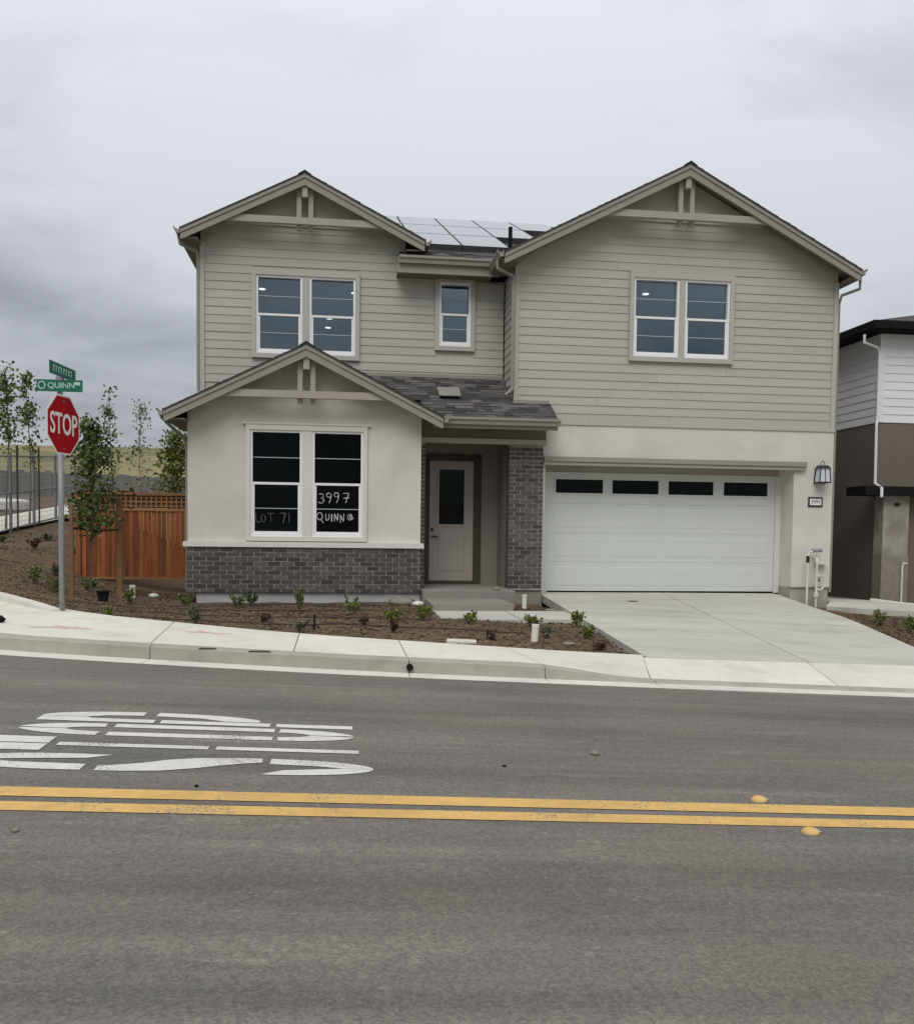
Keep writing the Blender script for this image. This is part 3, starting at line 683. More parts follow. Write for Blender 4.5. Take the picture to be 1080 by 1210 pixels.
# porch roof
PS = (4.62 - 3.60) / (YM - 17.03); PE = 3.60
PXR = 4.12
pr = MB()
pr.prism([(1.56, 17.03, PE), (PXR, 17.03, PE), (PXR, YG + .02, PE + PS * (YG + .02 - 17.03)), (1.56, YG + .02, PE + PS * (YG + .02 - 17.03))], (0, 0, -.04))
zz = PE + PS * (YG + .02 - 17.03); pr.prism([(0.0, YG + .02, zz), (3.40, YG + .02, zz), (3.40, YM + .02, 4.62), (0.0, YM + .02, 4.62)], (0, 0, -.04))
proof = pr.build('porch_roof', 'shingle', H)
sl_ = math.hypot(1, PS)
sh = MB(); tabs(sh, (1.6, 17.02, PE), (1, 0, 0), (0, 1, PS), PXR - 1.6, (YG - 17.03) * sl_, (0, -PS, 1)); tabs(sh, (0.2, YG - .02, PE + PS * (YG - 17.05)), (1, 0, 0), (0, 1, PS), 3.37 - .2, (YM - YG + .02) * sl_, (0, -PS, 1))
sh.build('shingles', 'shingle_tab', proof)['kind'] = 'stuff'
MB().box(3.38, 4.1, YG - .02, YG + .035, zz - .03, zz + .05).build('flashing', 'trim', H)
MB().box(-.2, 3.38, YM - .012, YM + .035, 4.60, 4.69).build('flashing', 'trim', H)
# porch roof vent
vz = PE + PS * (18.0 - 17.03)
vo = MB().prism([(1.93, 17.80, vz - .10 + .07), (2.36, 17.80, vz - .10 + .07), (2.36, 18.16, vz + .10 + .075), (1.93, 18.16, vz + .10 + .075)], (0, 0, .02)).build('roof_vent', 'step', H)
MB().prism([(1.96, 17.84, vz - .1), (2.33, 17.84, vz - .1), (2.33, 18.14, vz + .07), (1.96, 18.14, vz + .07)], (0, 0, .10)).build('vent_body', 'black_trim', vo)
# gutters (K profile) and fascias
def gutter(p0, p1, out, name='gutter', h=.125, d=.12):
    p0, p1, out = Vector(p0), Vector(p1), Vector(out); mb = MB()
    pr_ = [(0, 0), (0, -h), (d * .62, -h), (d * .72, -h * .55), (d, -h * .32), (d, 0), (d - .012, 0), (d - .012, -h * .25), (.012, -h * .5), (.012, 0)]
    mb.prism([p0 + out * a + Vector((0, 0, b)) for a, b in pr_], p1 - p0); return mb.build(name, 'trim', H)
gutter((3.10 - .02, YG - .44, 6.80), (3.10 - .02, 18.44, 6.80), (-1, 0, 0))
gutter((10.32, YG - .44, 6.80), (10.32, 30, 6.80), (1, 0, 0))
gutter((-3.055, YM - .44, 7.28), (-3.055, 30, 7.28), (-1, 0, 0)); gutter((1.70, YM - .44, 7.28), (1.70, 19.0, 7.28), (1, 0, 0))
gutter((-3.075, Y1 - .44, 3.585), (-3.075, 19.2, 3.585), (-1, 0, 0)); gutter((1.915, Y1 - .44, 3.585), (1.915, 16.93, 3.585), (1, 0, 0))
gutter((1.17, ME[0] + .02, 6.915), (3.10, ME[0] + .02, 6.915), (0, -1, 0), h=.14)
MB().box(1.15, 3.2, ME[0] + .02, ME[0] + .05, 6.60, 6.90).build('fascia', 'trim', H)
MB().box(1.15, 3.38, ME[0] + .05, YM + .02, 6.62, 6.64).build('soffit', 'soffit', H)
gutter((1.93, 17.05, 3.60), (PXR + .03, 17.05, 3.60), (0, -1, 0), h=.13)
MB().box(1.75, PXR, 17.05, 17.09, 3.40, 3.58).build('fascia', 'trim', H)
# eave undersides of the gables
for (x0, x1, y0, y1, z) in ((3.06, 3.40, YG - .4, YM, 6.62), (10.08, 10.33, YG - .4, 30, 6.60), (-3.06, -2.72, YM - .4, 30, 7.08), (1.32, 1.70, YM - .4, 19.6, 7.05), (-3.08, -2.70, Y1 - .4, 19.0, 3.40)):
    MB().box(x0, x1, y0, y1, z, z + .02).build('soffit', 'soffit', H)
# downspouts
def downspout(pts, name='downspout', m_='trim', parent=None):
    return MB().tube(pts, .033, 8).build(name, m_, parent or H)
downspout([(3.0, 17.55, 6.69), (3.0, 17.55, 6.52), (3.33, 17.62, 6.40), (3.34, 17.68, 6.30), (3.34, 17.68, 4.25), (3.2, 17.62, 4.12)])
downspout([(10.4, 17.5, 6.68), (10.4, 17.5, 6.45), (10.14, 17.72, 6.36), (10.13, 17.8, 6.2), (10.13, 17.8, .3)])
downspout([(-3.1, 18.6, 7.15), (-3.08, 18.65, 7.0), (-2.79, 18.85, 6.92), (-2.775, 18.9, 6.8), (-2.775, 18.9, 4.2)])
downspout([(-3.15, 17.0, 3.47), (-3.05, 17.1, 3.35), (-2.79, 17.5, 3.1), (-2.775, 17.5, 3.0), (-2.775, 17.5, .3)])
# windows ----------------------------------------------------------------
def unit(parent, x0, x1, z0, z1, y, gl, bars=True):
    """one white single-hung unit"""
    w = MB(); fw = .042
    w.box(x0, x0 + fw, y - .012, y + .10, z0, z1); w.box(x1 - fw, x1, y - .012, y + .10, z0, z1); w.box(x0 + fw, x1 - fw, y - .011, y + .10, z1 - fw, z1); w.box(x0 + fw, x1 - fw, y - .011, y + .10, z0, z0 + fw + .012)
    fr_ = w.build('window', 'vinyl', H); zm = (z0 + z1) / 2
    s_ = MB(); a, b = x0 + fw, x1 - fw
    s_.box(a, a + .035, y + .006, y + .05, z0 + fw + .012, zm); s_.box(b - .035, b, y + .006, y + .05, z0 + fw + .012, zm); s_.box(a + .035, b - .035, y + .006, y + .05, z0 + fw + .012, z0 + fw + .055)
    s_.box(a, b, y - .004, y + .06, zm - .022, zm + .022); s_.build('sash', 'vinyl', fr_)
    MB().box(a, b, y + .072, y + .078, zm + .02, z1 - fw).build('pane', gl, fr_); MB().box(a + .03, b - .03, y + .028, y + .034, z0 + fw + .03, zm - .02).build('pane', gl, fr_)
    if bars:
        MB().box(a, b, y + .062, y + .07, (zm + z1 - .02) / 2 - .007, (zm + z1 - .02) / 2 + .007).build('grille_bar', 'vinyl_grey', fr_)
        MB().box(a + .03, b - .03, y + .018, y + .026, (zm + z0 + .06) / 2 - .007, (zm + z0 + .06) / 2 + .007).build('grille_bar', 'vinyl_grey', fr_)
    return fr_
mat('vinyl_grey', (0.40, 0.43, 0.45), 0.5)
def surround(o, y, tm, top=.10, side=.085, bot=.09, mull=None, ear=0.0):
    x0, x1, z0, z1 = o; mb = MB()
    mb.box(x0 - side, x0 - .001, y - .045, y + .03, z0 - bot, z1 + top); mb.box(x1 + .001, x1 + side, y - .045, y + .03, z0 - bot, z1 + top)
    mb.box(x0 - .001, x1 + .001, y - .044, y + .03, z1, z1 + top); mb.box(x0 - .001, x1 + .001, y - .044, y + .03, z0 - bot, z0)
    if mull: mb.box(mull[0], mull[1], y - .03, y + .1, z0, z1)
    s_ = mb.build('window_trim', tm, H)
    if ear:
        MB().box(x0 - side - ear, x1 + side + ear, y - .06, y + .02, z1 + top, z1 + top + .03).build('head_trim', tm, s_)
    return s_
surround(GW, YG, 'siding', mull=(6.712, 6.832), top=.11)
unit(H, GW[0], 6.712, GW[2], GW[3], YG, 'glass_upper'); unit(H, 6.832, GW[1], GW[2], GW[3], YG, 'glass_upper')
surround(LW, YM, 'siding', mull=(-.735, -.595), top=.11)
unit(H, LW[0], -.735, LW[2], LW[3], YM, 'glass_upper'); unit(H, -.595, LW[1], LW[2], LW[3], YM, 'glass_upper')
surround(SW, YM, 'siding'); unit(H, *SW, YM, 'glass_upper')
surround(PW, Y1, 'stucco_trim', mull=(-.665, -.479), top=.10, side=.075, bot=.08, ear=.06)
pwl = unit(H, PW[0], -.665, PW[2], PW[3], Y1, 'glass_lower'); pwr = unit(H, -.479, PW[1], PW[2], PW[3], Y1, 'glass_lower')
# hand writing on the panes
rw = random.Random(17)
def strokes(name, parent, lines, y, m_, wd=.011):
    mb = MB()
    for L in lines:
        P = [Vector((a, y, b)) for a, b in L]
        for p, q in zip(P, P[1:]):
            d = (q - p); 
            if d.length < 1e-5: continue
            nrm = Vector((-d.z, 0, d.x)).normalized() * wd / 2 * rw.uniform(.55, 1.15); p = p + Vector((rw.uniform(-1, 1), 0, rw.uniform(-1, 1))) * .004; e = d.normalized() * wd * .3
            mb.prism([p - e + nrm, p - e - nrm, q + e - nrm, q + e + nrm], (0, .0015, 0))
    return mb.build(name, m_, parent)
def carc(cx, cz, rx, rz_, a0, a1, n=8): return [(cx + rx * math.cos(math.radians(a0 + (a1 - a0) * k / n)), cz + rz_ * math.sin(math.radians(a0 + (a1 - a0) * k / n))) for k in range(n + 1)]
X0, Z0 = -.36, 1.99
three = lambda x, z: [carc(x + .04, z + .11, .05, .04, 130, -90) + carc(x + .04, z + .025, .055, .05, 90, -140)]
nine = lambda x, z: [carc(x + .045, z + .115, .04, .04, 0, 360, 10), [(x + .087, z + .13), (x + .08, z + .04), (x + .05, z - .03)]]
seven = lambda x, z: [[(x, z + .15), (x + .1, z + .155), (x + .05, z - .02)], [(x + .01, z + .06), (x + .11, z + .075)]]
WR = three(X0, Z0) + nine(X0 + .14, Z0 + .01) + nine(X0 + .28, Z0 + .02) + seven(X0 + .45, Z0 + .01)
strokes('handwriting', pwr, WR, Y1 + .024, 'marker_white', .014)
ZQ = 1.63
WQ = [carc(X0 + .02, ZQ + .09, .05, .07, 0, 360, 12), [(X0 + .03, ZQ + .04), (X0 + .09, ZQ - .03)],
      [(X0 + .13, ZQ + .13), (X0 + .135, ZQ + .03), (X0 + .165, ZQ + .015), (X0 + .19, ZQ + .04), (X0 + .195, ZQ + .13)],
      [(X0 + .24, ZQ + .13), (X0 + .24, ZQ)], [(X0 + .29, ZQ), (X0 + .29, ZQ + .14), (X0 + .35, ZQ + .01), (X0 + .355, ZQ + .14)], [(X0 + .40, ZQ - .02), (X0 + .40, ZQ + .13), (X0 + .46, ZQ), (X0 + .465, ZQ + .14)],
      carc(X0 + .58, ZQ + .08, .045, .055, 20, 330, 9), [(X0 + .57, ZQ + .10), (X0 + .60, ZQ + .04)], [(X0 + .60, ZQ + .11), (X0 + .64, ZQ + .05)]]
strokes('handwriting', pwr, WQ, Y1 + .024, 'marker_white', .015)
XL, ZL = -1.50, 1.60
strokes('handwriting', pwl, [[(XL, ZL + .16), (XL, ZL), (XL + .07, ZL)], carc(XL + .13, ZL + .07, .04, .07, 0, 360, 10), [(XL + .21, ZL + .16), (XL + .32, ZL + .16)], [(XL + .265, ZL + .16), (XL + .265, ZL)],
      [(XL + .44, ZL + .17), (XL + .53, ZL + .17), (XL + .49, ZL - .01)], [(XL + .60, ZL + .17), (XL + .60, ZL - .01)]], Y1 + .024, 'marker_faint', .016)
# rooms behind the windows
def room(x0, x1, y0, y1, z0, z1, m_, lights=(), name='room'):
    mb = MB()
    mb.box(x0, x1, y1, y1 + .05, z0, z1); mb.box(x0 - .05, x0, y0, y1, z0, z1); mb.box(x1, x1 + .05, y0, y1, z0, z1); mb.box(x0, x1, y0, y1, z1, z1 + .04); mb.box(x0, x1, y0, y1, z0 - .04, z0)
    o = mb.build('room_lining', m_, H)
    for (x, y) in lights:
        MB().tube([(x, y, z1 - .002), (x, y, z1 - .012)], .075, 14).build('ceiling_light', 'lamp_glow', o)
room(3.5, 9.9, YG + .2, 23.0, 4.0, 6.95, 'interior', [(6.95, 20.5), (9.0, 20.5)])
room(-2.5, 3.3, YM + .2, 26.6, 4.0, 6.95, 'interior', [(-1.75, 21.6), (.35, 21.6), (-2.2, 24.0), (-.25, 24.3), (-.3, 25.4), (-2.3, 25.3)])
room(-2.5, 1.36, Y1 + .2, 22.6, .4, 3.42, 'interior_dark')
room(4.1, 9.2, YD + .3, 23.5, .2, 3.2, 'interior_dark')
# brick ---------------------------------------------------------------
BH, BL, MJ = .0835, .243, .020
BM = [meshdata(MB().box(0, BL - MJ, -.013 - k * .003, .012, 0, BH - MJ), 'brick', 'brick') for k in range(3)]
BHALF = meshdata(MB().box(0, BL / 2 - MJ, -.012, .012, 0, BH - MJ), 'brick', 'brick')
def brick_face(core, x0, x1, z0, rows, y):
    for rr in range(rows):
        zb = z0 + rr * BH; x = x0 - (BL / 2 if rr % 2 else 0)
        while x < x1 - .03:
            a, b = max(x, x0), min(x + BL - MJ, x1)
            if b - a > .02:
                if b - a > BL - MJ - .004: me = random.choice(BM)
                else: me = meshdata(MB().box(0, b - a, -.012, .012, 0, BH - MJ), 'brick', 'brick')
                piece('brick', me, core, (a, y + random.uniform(-.002, .002), zb))
            x += BL
core = MB().box(-2.735, 1.545, Y1 - .035, Y1 + .2, .30, 1.14).build('brick_wainscot', 'mortar', H)
brick_face(core, -2.74, 1.55, .305, 10, Y1 - .035)
side = MB()
for rr in range(10):
    zb = .305 + rr * BH
    for k in range(8):
        a = Y1 - .03 + k * .215 + (.1 if rr % 2 else 0); side.box(1.545, 1.557, a, a + .204, zb, zb + BH - MJ); side.box(-2.747, -2.735, a, a + .204, zb, zb + BH - MJ)
side.build('side_bricks', 'brick_joined', core)['kind'] = 'stuff'
led = MB().xz([(-2.80, 1.14), (1.60, 1.14), (1.60, 1.20), (1.585, 1.235), (-2.785, 1.235), (-2.80, 1.20)], Y1 - .085, Y1 + .1).build('sill_ledge', 'ledge', H)
MB().box(1.50, 1.60, Y1 + .1, YM - .3, 1.14, 1.23).build('sill_ledge', 'ledge', H)
colc = MB().box(3.305, 3.965, 17.62, YG + .1, .33, 3.16).build('brick_column', 'mortar', H)
brick_face(colc, 3.295, 3.975, .375, 33, 17.62)
side = MB()
for rr in range(33):
    zb = .375 + rr * BH
    for k in range(2):
        a = 17.63 + k * .12; side.box(3.293, 3.305, a, a + .108, zb, zb + BH - MJ)
side.build('side_bricks', 'brick_joined', colc)['kind'] = 'stuff'
MB().box(3.27, 4.0, 17.66, YG + .3, -.05, .34).build('foundation', 'foundation_brown', H) if 'foundation_brown' in MATS else MB().box(3.27, 4.0, 17.66, YG + .3, -.05, .34).build('foundation', 'step', H)
pil = MB().box(1.54, 1.645, 17.5, 17.8, .36, 3.16).build('brick_pilaster', 'mortar', H)
side = MB()
for rr in range(33):
    zb = .375 + rr * BH; side.box(1.545, 1.60 if rr % 2 else 1.65, 17.488, 17.5, zb, zb + BH - MJ)
    if rr % 2: side.box(1.611, 1.65, 17.488, 17.5, zb, zb + BH - MJ)
side.build('side_bricks', 'brick_joined', pil)['kind'] = 'stuff'
# porch ---------------------------------------------------------------
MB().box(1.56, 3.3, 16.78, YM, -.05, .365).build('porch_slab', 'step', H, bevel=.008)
MB().box(1.54, 4.0, 17.45, 17.60, 3.16, 3.255).build('porch_beam', 'trim_warm', H)
MB().box(1.54, 4.0, 17.50, 17.64, 3.255, 3.60).build('porch_frieze', 'soffit', H)
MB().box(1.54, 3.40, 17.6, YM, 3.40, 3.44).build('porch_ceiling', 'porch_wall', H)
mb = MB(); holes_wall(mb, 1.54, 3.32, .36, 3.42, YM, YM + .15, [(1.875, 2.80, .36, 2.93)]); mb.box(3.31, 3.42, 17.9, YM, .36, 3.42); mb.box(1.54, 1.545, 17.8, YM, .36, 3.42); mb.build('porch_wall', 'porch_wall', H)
dt = MB(); dt.box(1.76, 1.874, YM - .03, YM + .1, .37, 3.06); dt.box(2.802, 2.955, YM - .03, YM + .1, .37, 3.06); dt.box(1.874, 2.802, YM - .03, YM + .1, 2.93, 3.06); dt.build('door_trim', 'door_trim', H)
mb = MB(); holes_wall(mb, 1.88, 2.795, .44, 2.925, YM + .03, YM + .075, [(2.075, 2.60, 1.61, 2.75)])
door = mb.build('front_door', 'door', H)
mb = MB()
for (a, b, c, d) in ((2.03, 2.075, 1.565, 2.795), (2.60, 2.645, 1.565, 2.795), (2.075, 2.60, 2.75, 2.795), (2.075, 2.60, 1.565, 1.61)): mb.box(a, b, YM + .012, YM + .031, c, d)
mb.build('lite_frame', 'door', door); MB().box(2.075, 2.60, YM + .05, YM + .056, 1.61, 2.75).build('pane', 'glass_lower', door)
MB().hull8([(2.05, YM + .031, .62), (2.63, YM + .031, .62), (2.63, YM + .031, 1.42), (2.05, YM + .031, 1.42)][::-1], [(2.09, YM + .018, .66), (2.59, YM + .018, .66), (2.59, YM + .018, 1.38), (2.09, YM + .018, 1.38)][::-1]).build('door_panel', 'door', door)
MB().box(1.88, 2.795, YM - .02, YM + .09, .37, .432).build('threshold', 'door_trim', door)
MB().tube([(1.935, YM + .03, 1.50), (1.935, YM + .005, 1.50)], .032, 12).build('deadbolt', 'black_metal', door)
MB().tube([(1.935, YM + .03, 1.36), (1.935, YM - .02, 1.36), (1.94, YM - .025, 1.36), (2.05, YM - .025, 1.355)], .014, 8).build('handle', 'black_metal', door)
MB().box(1.9, 3.3, 20.4, 20.45, .36, 3.4).build('hall_wall', 'interior_dark', H)
# garage door -----------------------------------------------------------
GD = MB(); GD.box(4.17, 4.236, YD - .03, YD + .06, .25, 2.70); GD.box(9.13, 9.20, YD - .03, YD + .06, .25, 2.70); GD.box(4.236, 9.13, YD - .03, YD + .06, 2.665, 2.70)
MB().box(4.05, 4.17, YD - .02, YD + .08, .25, 2.84).build('garage_jamb', 'stucco_trim', H); MB().box(9.20, 9.25, YD - .02, YD + .08, .25, 2.84).build('garage_jamb', 'stucco_trim', H)
MB().box(4.17, 9.20, YD - .01, YD + .08, 2.70, 2.84).build('garage_jamb', 'trim_warm', H)
gd = GD.build('garage_door', 'garage_white', H)
DX0, DX1, DZ0, DH = 4.24, 9.126, .275, .598
WX = [(4.395, 5.39), (5.585, 6.575), (6.785, 7.765), (7.985, 8.955)]
for rr in range(4):
    z0, z1 = DZ0 + rr * DH, DZ0 + (rr + 1) * DH - .003
    holes = [(a, b, 2.28, 2.56) for a, b in WX] if rr == 3 else []
    mb = MB(); holes_wall(mb, DX0, DX1, z0, z1, YD, YD + .045, holes); sec = mb.build('section', 'garage_white', gd)
    if rr < 3:
        for a, b in WX:
            c, d = z0 + .13, z1 - .12
            mb = MB(); mb.hull8([(a - .04, YD - .0005, c - .03), (b + .04, YD - .0005, c - .03), (b + .04, YD - .0005, d + .03), (a - .04, YD - .0005, d + .03)][::-1], [(a, YD - .005, c), (b, YD - .005, c), (b, YD - .005, d), (a, YD - .005, d)][::-1]); mb.build('raised_panel', 'garage_white', gd)
    else:
        for a, b in WX:
            mb = MB()
            for (p0, p1, q0, q1) in ((a - .03, a, 2.25, 2.59), (b, b + .03, 2.25, 2.59), (a, b, 2.56, 2.59), (a, b, 2.25, 2.28)): mb.box(p0, p1, YD - .014, YD - .0005, q0, q1)
            mb.build('lite_frame', 'garage_white', gd); MB().box(a, b, YD + .02, YD + .026, 2.28, 2.56).build('pane', 'glass_lower', gd)
MB().box(DX0, DX1, YD - .01, YD + .04, .247, .273).build('bottom_seal', 'black_trim', gd)

# things fixed to the house, standing free
def lantern():
    x, z, y = 9.80, 2.735, YG
    o = thing('wall_lantern', (x, y, z), 'black wall lantern with pale glass beside the garage door', 'wall lamp')
    MB().box(x - .06, x + .06, y - .02, y - .001, z - .16, z + .14).build('back_plate', 'black_metal', o)
    MB().hull8([(x - .135, y - .275, z + .12), (x + .135, y - .275, z + .12), (x + .135, y - .01, z + .12), (x - .135, y - .01, z + .12)], [(x - .09, y - .22, z + .19), (x + .09, y - .22, z + .19), (x + .09, y - .06, z + .19), (x - .09, y - .06, z + .19)]).build('cap', 'black_metal', o)
    MB().box(x - .145, x + .145, y - .285, y - .005, z - .22, z - .195).build('base', 'black_metal', o)
    for sx in (-1, 1):
        for sy in (-1, 1):
            MB().tube([(x + sx * .135, y - .145 + sy * .13, z - .195), (x + sx * .112, y - .145 + sy * .11, z + .125)], .013, 6).build('frame_bar', 'black_metal', o)
    MB().tube([(x, y - .29 + .006, z - .195), (x, y - .262, z + .125)], .008, 6).build('frame_bar', 'black_metal', o)
    MB().hull8([(x - .125, y - .268, z - .19), (x + .125, y - .268, z - .19), (x + .125, y - .025, z - .19), (x - .125, y - .025, z - .19)], [(x - .102, y - .245, z + .118), (x + .102, y - .245, z + .118), (x + .102, y - .045, z + .118), (x - .102, y - .045, z + .118)]).build('glass', 'frosted', o)
    P = [(x + .05 * math.cos(a), y - .14, z + .20 + .09 * math.sin(a)) for a in np.linspace(0, math.pi, 10)]
    MB().tube(P, .008, 6).build('loop', 'black_metal', o)
    o.scale = (.88, .88, .88)
lantern()
o = thing('number_plate', (9.725, YG, 2.16), 'small framed house number plate reading 3997 under the wall lantern', 'house number')
MB().box(9.57, 9.88, YG - .02, YG - .001, 2.06, 2.26).build('plate', 'black_metal', o); MB().box(9.60, 9.85, YG - .024, YG - .0205, 2.095, 2.225).build('face', 'sign_white', o)
put_text('digits', '3997', .105, 'black_metal', o, frame_matrix((9.725, YG - .026, 2.16), (1, 0, 0), (0, 0, 1)), extrude=.001)
def risers():
    o = thing('utility_riser', (9.62, 17.5, .05), 'white pipe risers with valve and meter loop at the foot of the garage corner', 'pipes')
    MB().tube([(9.50, 17.55, .0), (9.50, 17.55, .92)], .024, 8).build('riser', 'pipe_white', o)
    MB().tube([(9.70, 17.55, .0), (9.70, 17.55, .95), (9.72, 17.6, 1.0), (9.72, 17.75, 1.02)], .024, 8).build('riser', 'pipe_white', o)
    MB().tube([(9.50, 17.55, .92), (9.50, 17.55, 1.05)], .035, 8).build('valve', 'black_metal', o)
    MB().tube([(9.50, 17.55, 1.05), (9.53, 17.56, 1.13), (9.66, 17.6, 1.15), (9.78, 17.62, 1.16)], .02, 8).build('elbow', 'pipe_white', o)
    MB().tube([(9.62, 17.6, 1.16), (9.82, 17.6, 1.17)], .04, 8).build('union', 'steel', o)
    MB().box(9.74, 9.96, 17.60, 17.75, .88, .93).build('bracket', 'pipe_white', o)
    MB().tube([(9.72, 17.55, .38), (9.80, 17.55, .36), (9.86, 17.55, .42), (9.87, 17.55, .55), (9.84, 17.55, .66), (9.76, 17.56, .66), (9.72, 17.56, .62)], .02, 8).build('loop_pipe', 'pipe_white', o)
    MB().tube([(9.74, 17.56, .58), (9.78, 17.54, .58)], .05, 8).build('gauge', 'rock', o)
    MB().tube([(9.70, 17.55, .22), (9.70, 17.55, .30)], .05, 8).build('coupling', 'pipe_white', o)
risers()
o = thing('vent_pipe', (3.58, 19.55, 7.4), 'thin dark plumbing vent pipe rising beside the solar panels', 'vent pipe')
MB().tube([(3.62, 19.6, 7.35), (3.62, 19.6, 7.98)], .045, 10).build('pipe', 'black_trim', o); MB().tube([(3.62, 19.6, 7.4), (3.62, 19.6, 7.52)], [.11, .055], 10).build('flashing_boot', 'black_trim', o)
# solar panels
rows = [(19.42, [1.55, 2.565], 'bottom'), (21.30, [.52, 1.535, 2.55, 3.565], 'middle'), (23.18, [.51, 1.525, 2.54, 3.555, 4.57], 'top')]
PHW = 1.86
nm = {2: ['left', 'right'], 4: ['first', 'second', 'third', 'fourth'], 5: ['first', 'second', 'third', 'fourth', 'fifth']}
for y0, xs_, rn in rows:
    for k, x0 in enumerate(xs_):
        zq = lambda y: ME[1] + MS * (y - ME[0]) + .13
        y1 = y0 + PHW - .02; x1 = x0 + 1.0
        o = thing('solar_panel', (x0, y0, zq(y0)), f'glossy solar panel, {nm[len(xs_)][k]} from the left in the {rn} row on the roof', 'solar panel', 'solar panels on the roof')
        MB().prism([(x0, y0, zq(y0)), (x1, y0, zq(y0)), (x1, y1, zq(y1)), (x0, y1, zq(y1))], (0, 0, -.035)).build('frame', 'black_metal', o)
        MB().prism([(x0 + .018, y0 + .018, zq(y0 + .018) + .002), (x1 - .018, y0 + .018, zq(y0 + .018) + .002), (x1 - .018, y1 - .018, zq(y1 - .018) + .002), (x0 + .018, y1 - .018, zq(y1 - .018) + .002)], (0, 0, -.004)).build('glass', 'solar', o)
        MB().box(x0 + .1, x0 + .15, y0 + .1, y0 + .15, zq(y0) - .13, zq(y0) - .0).build('mount', 'black_metal', o); MB().box(x1 - .15, x1 - .1, y0 + .1, y0 + .15, zq(y0) - .13, zq(y0)).build('mount', 'black_metal', o)
        if (rn == 'bottom') or (rn == 'middle' and x0 > 3) or (rn == 'top' and x0 > 4):
            MB().prism([(x0, y0 - .01, zq(y0) - .125), (x1, y0 - .01, zq(y0) - .125), (x1, y0 - .01, zq(y0) - .036), (x0, y0 - .01, zq(y0) - .036)], (0, .012, 0)).build('skirt', 'black_metal', o)

# ------------------------------------------------------------------ neighbouring house on the right
NB = thing('neighbour_house', (15, 23, 0), 'dark taupe and white house next door at the right edge, black eaves', 'house')
NX, NY = 12.46, 20.0
MB().box(NX, 24, NY, 33, -.3, 4.12).build('lower_wall', 'taupe', NB)
up = MB().box(NX + .01, 24, NY + .01, 33, 4.12, 6.15).build('upper_wall', 'neighbour_white', NB)
e = .19; z = 4.12; fm = meshdata(MB().hull8([(0, -.018, 0), (11, -.018, 0), (11, .01, 0), (0, .01, 0)], [(0, -.004, e), (11, -.004, e), (11, .01, e), (0, .01, e)]), 'lap_board', 'neighbour_white')
sm = meshdata(MB().hull8([(.01, 0, 0), (-.018, 0, 0), (-.018, 12, 0), (.01, 12, 0)], [(.01, 0, e), (-.004, 0, e), (-.004, 12, e), (.01, 12, e)]), 'lap_board', 'neighbour_white')
while z < 6.1:
    piece('lap_board', fm, up, (NX + .01, NY, z)); piece('lap_board', sm, up, (NX, NY + .02, z)); z += e
MB().box(NX - .03, NX + .09, NY - .03, NY + .09, 4.12, 6.15).build('corner_board', 'neighbour_white', NB)
ea = 6.15; ov = .45
rf = MB(); a0, a1, b0, b1 = NX - ov, 24.4, NY - ov, 33.4; rxm, rzt = (a0 + a1) / 2, 8.0
rf.poly([(a0, b0, ea + .2), (a1, b0, ea + .2), (rxm + 1, 25, rzt), (rxm - 1, 25, rzt)]); rf.poly([(a0, b1, ea + .2), (a0, b0, ea + .2), (rxm - 1, 25, rzt), (rxm - 1, 28, rzt)]); rf.poly([(a1, b0, ea + .2), (a1, b1, ea + .2), (rxm + 1, 28, rzt), (rxm + 1, 25, rzt)]); rf.poly([(a1, b1, ea + .2), (a0, b1, ea + .2), (rxm - 1, 28, rzt), (rxm + 1, 28, rzt)]); rf.poly([(rxm - 1, 25, rzt), (rxm + 1, 25, rzt), (rxm + 1, 28, rzt), (rxm - 1, 28, rzt)])
nr = rf.build('roof', 'shingle', NB)
fa = MB(); fa.box(a0 - .03, a1, b0 - .03, b0, ea + .03, ea + .21); fa.box(a0 - .03, a0, b0, b1, ea + .03, ea + .21); fa.build('fascia', 'black_trim', nr); MB().box(a0, a1, b0, b1, ea + .01, ea + .03).build('soffit', 'black_trim', nr)
PY = 19.35
gb = MB(); gb.box(12.35, 12.98, PY + .15, PY + .5, -.3, 2.42); pilr = gb.build('pillar', 'neighbour_pillar', NB)
MB().box(12.335, 12.995, PY + .135, PY + .5, -.3, 1.02).build('pillar_base', 'rock', NB)
MB().box(12.98, 24, PY + .4, NY, -.3, 2.42).build('porch_side', 'taupe', NB)
MB().box(11.75, 24, PY - .1, NY + .05, 2.40, 2.60).build('porch_fascia', 'black_trim', NB)
downspout([(11.98, 19.9, 6.1), (11.98, 19.9, 5.92), (12.34, 19.93, 5.82), (12.40, 19.95, 5.7), (12.40, 19.95, 4.2), (12.37, 19.93, 4.05), (12.37, 19.9, 2.7), (12.1, 19.2, 2.55), (12.1, 19.2, 2.35)], 'downspout', 'neighbour_white', NB)
MB().tube([(12.62, PY + .14, 2.2), (12.72, PY + .12, 2.2)], .04, 8).build('camera_bracket', 'black_metal', NB)
MB().tube([(12.83, PY + .1, -.1), (12.83, PY + .1, .75), (12.86, PY + .1, .85), (12.95, PY + .12, .85)], .025, 8).build('riser', 'pipe_white', NB)
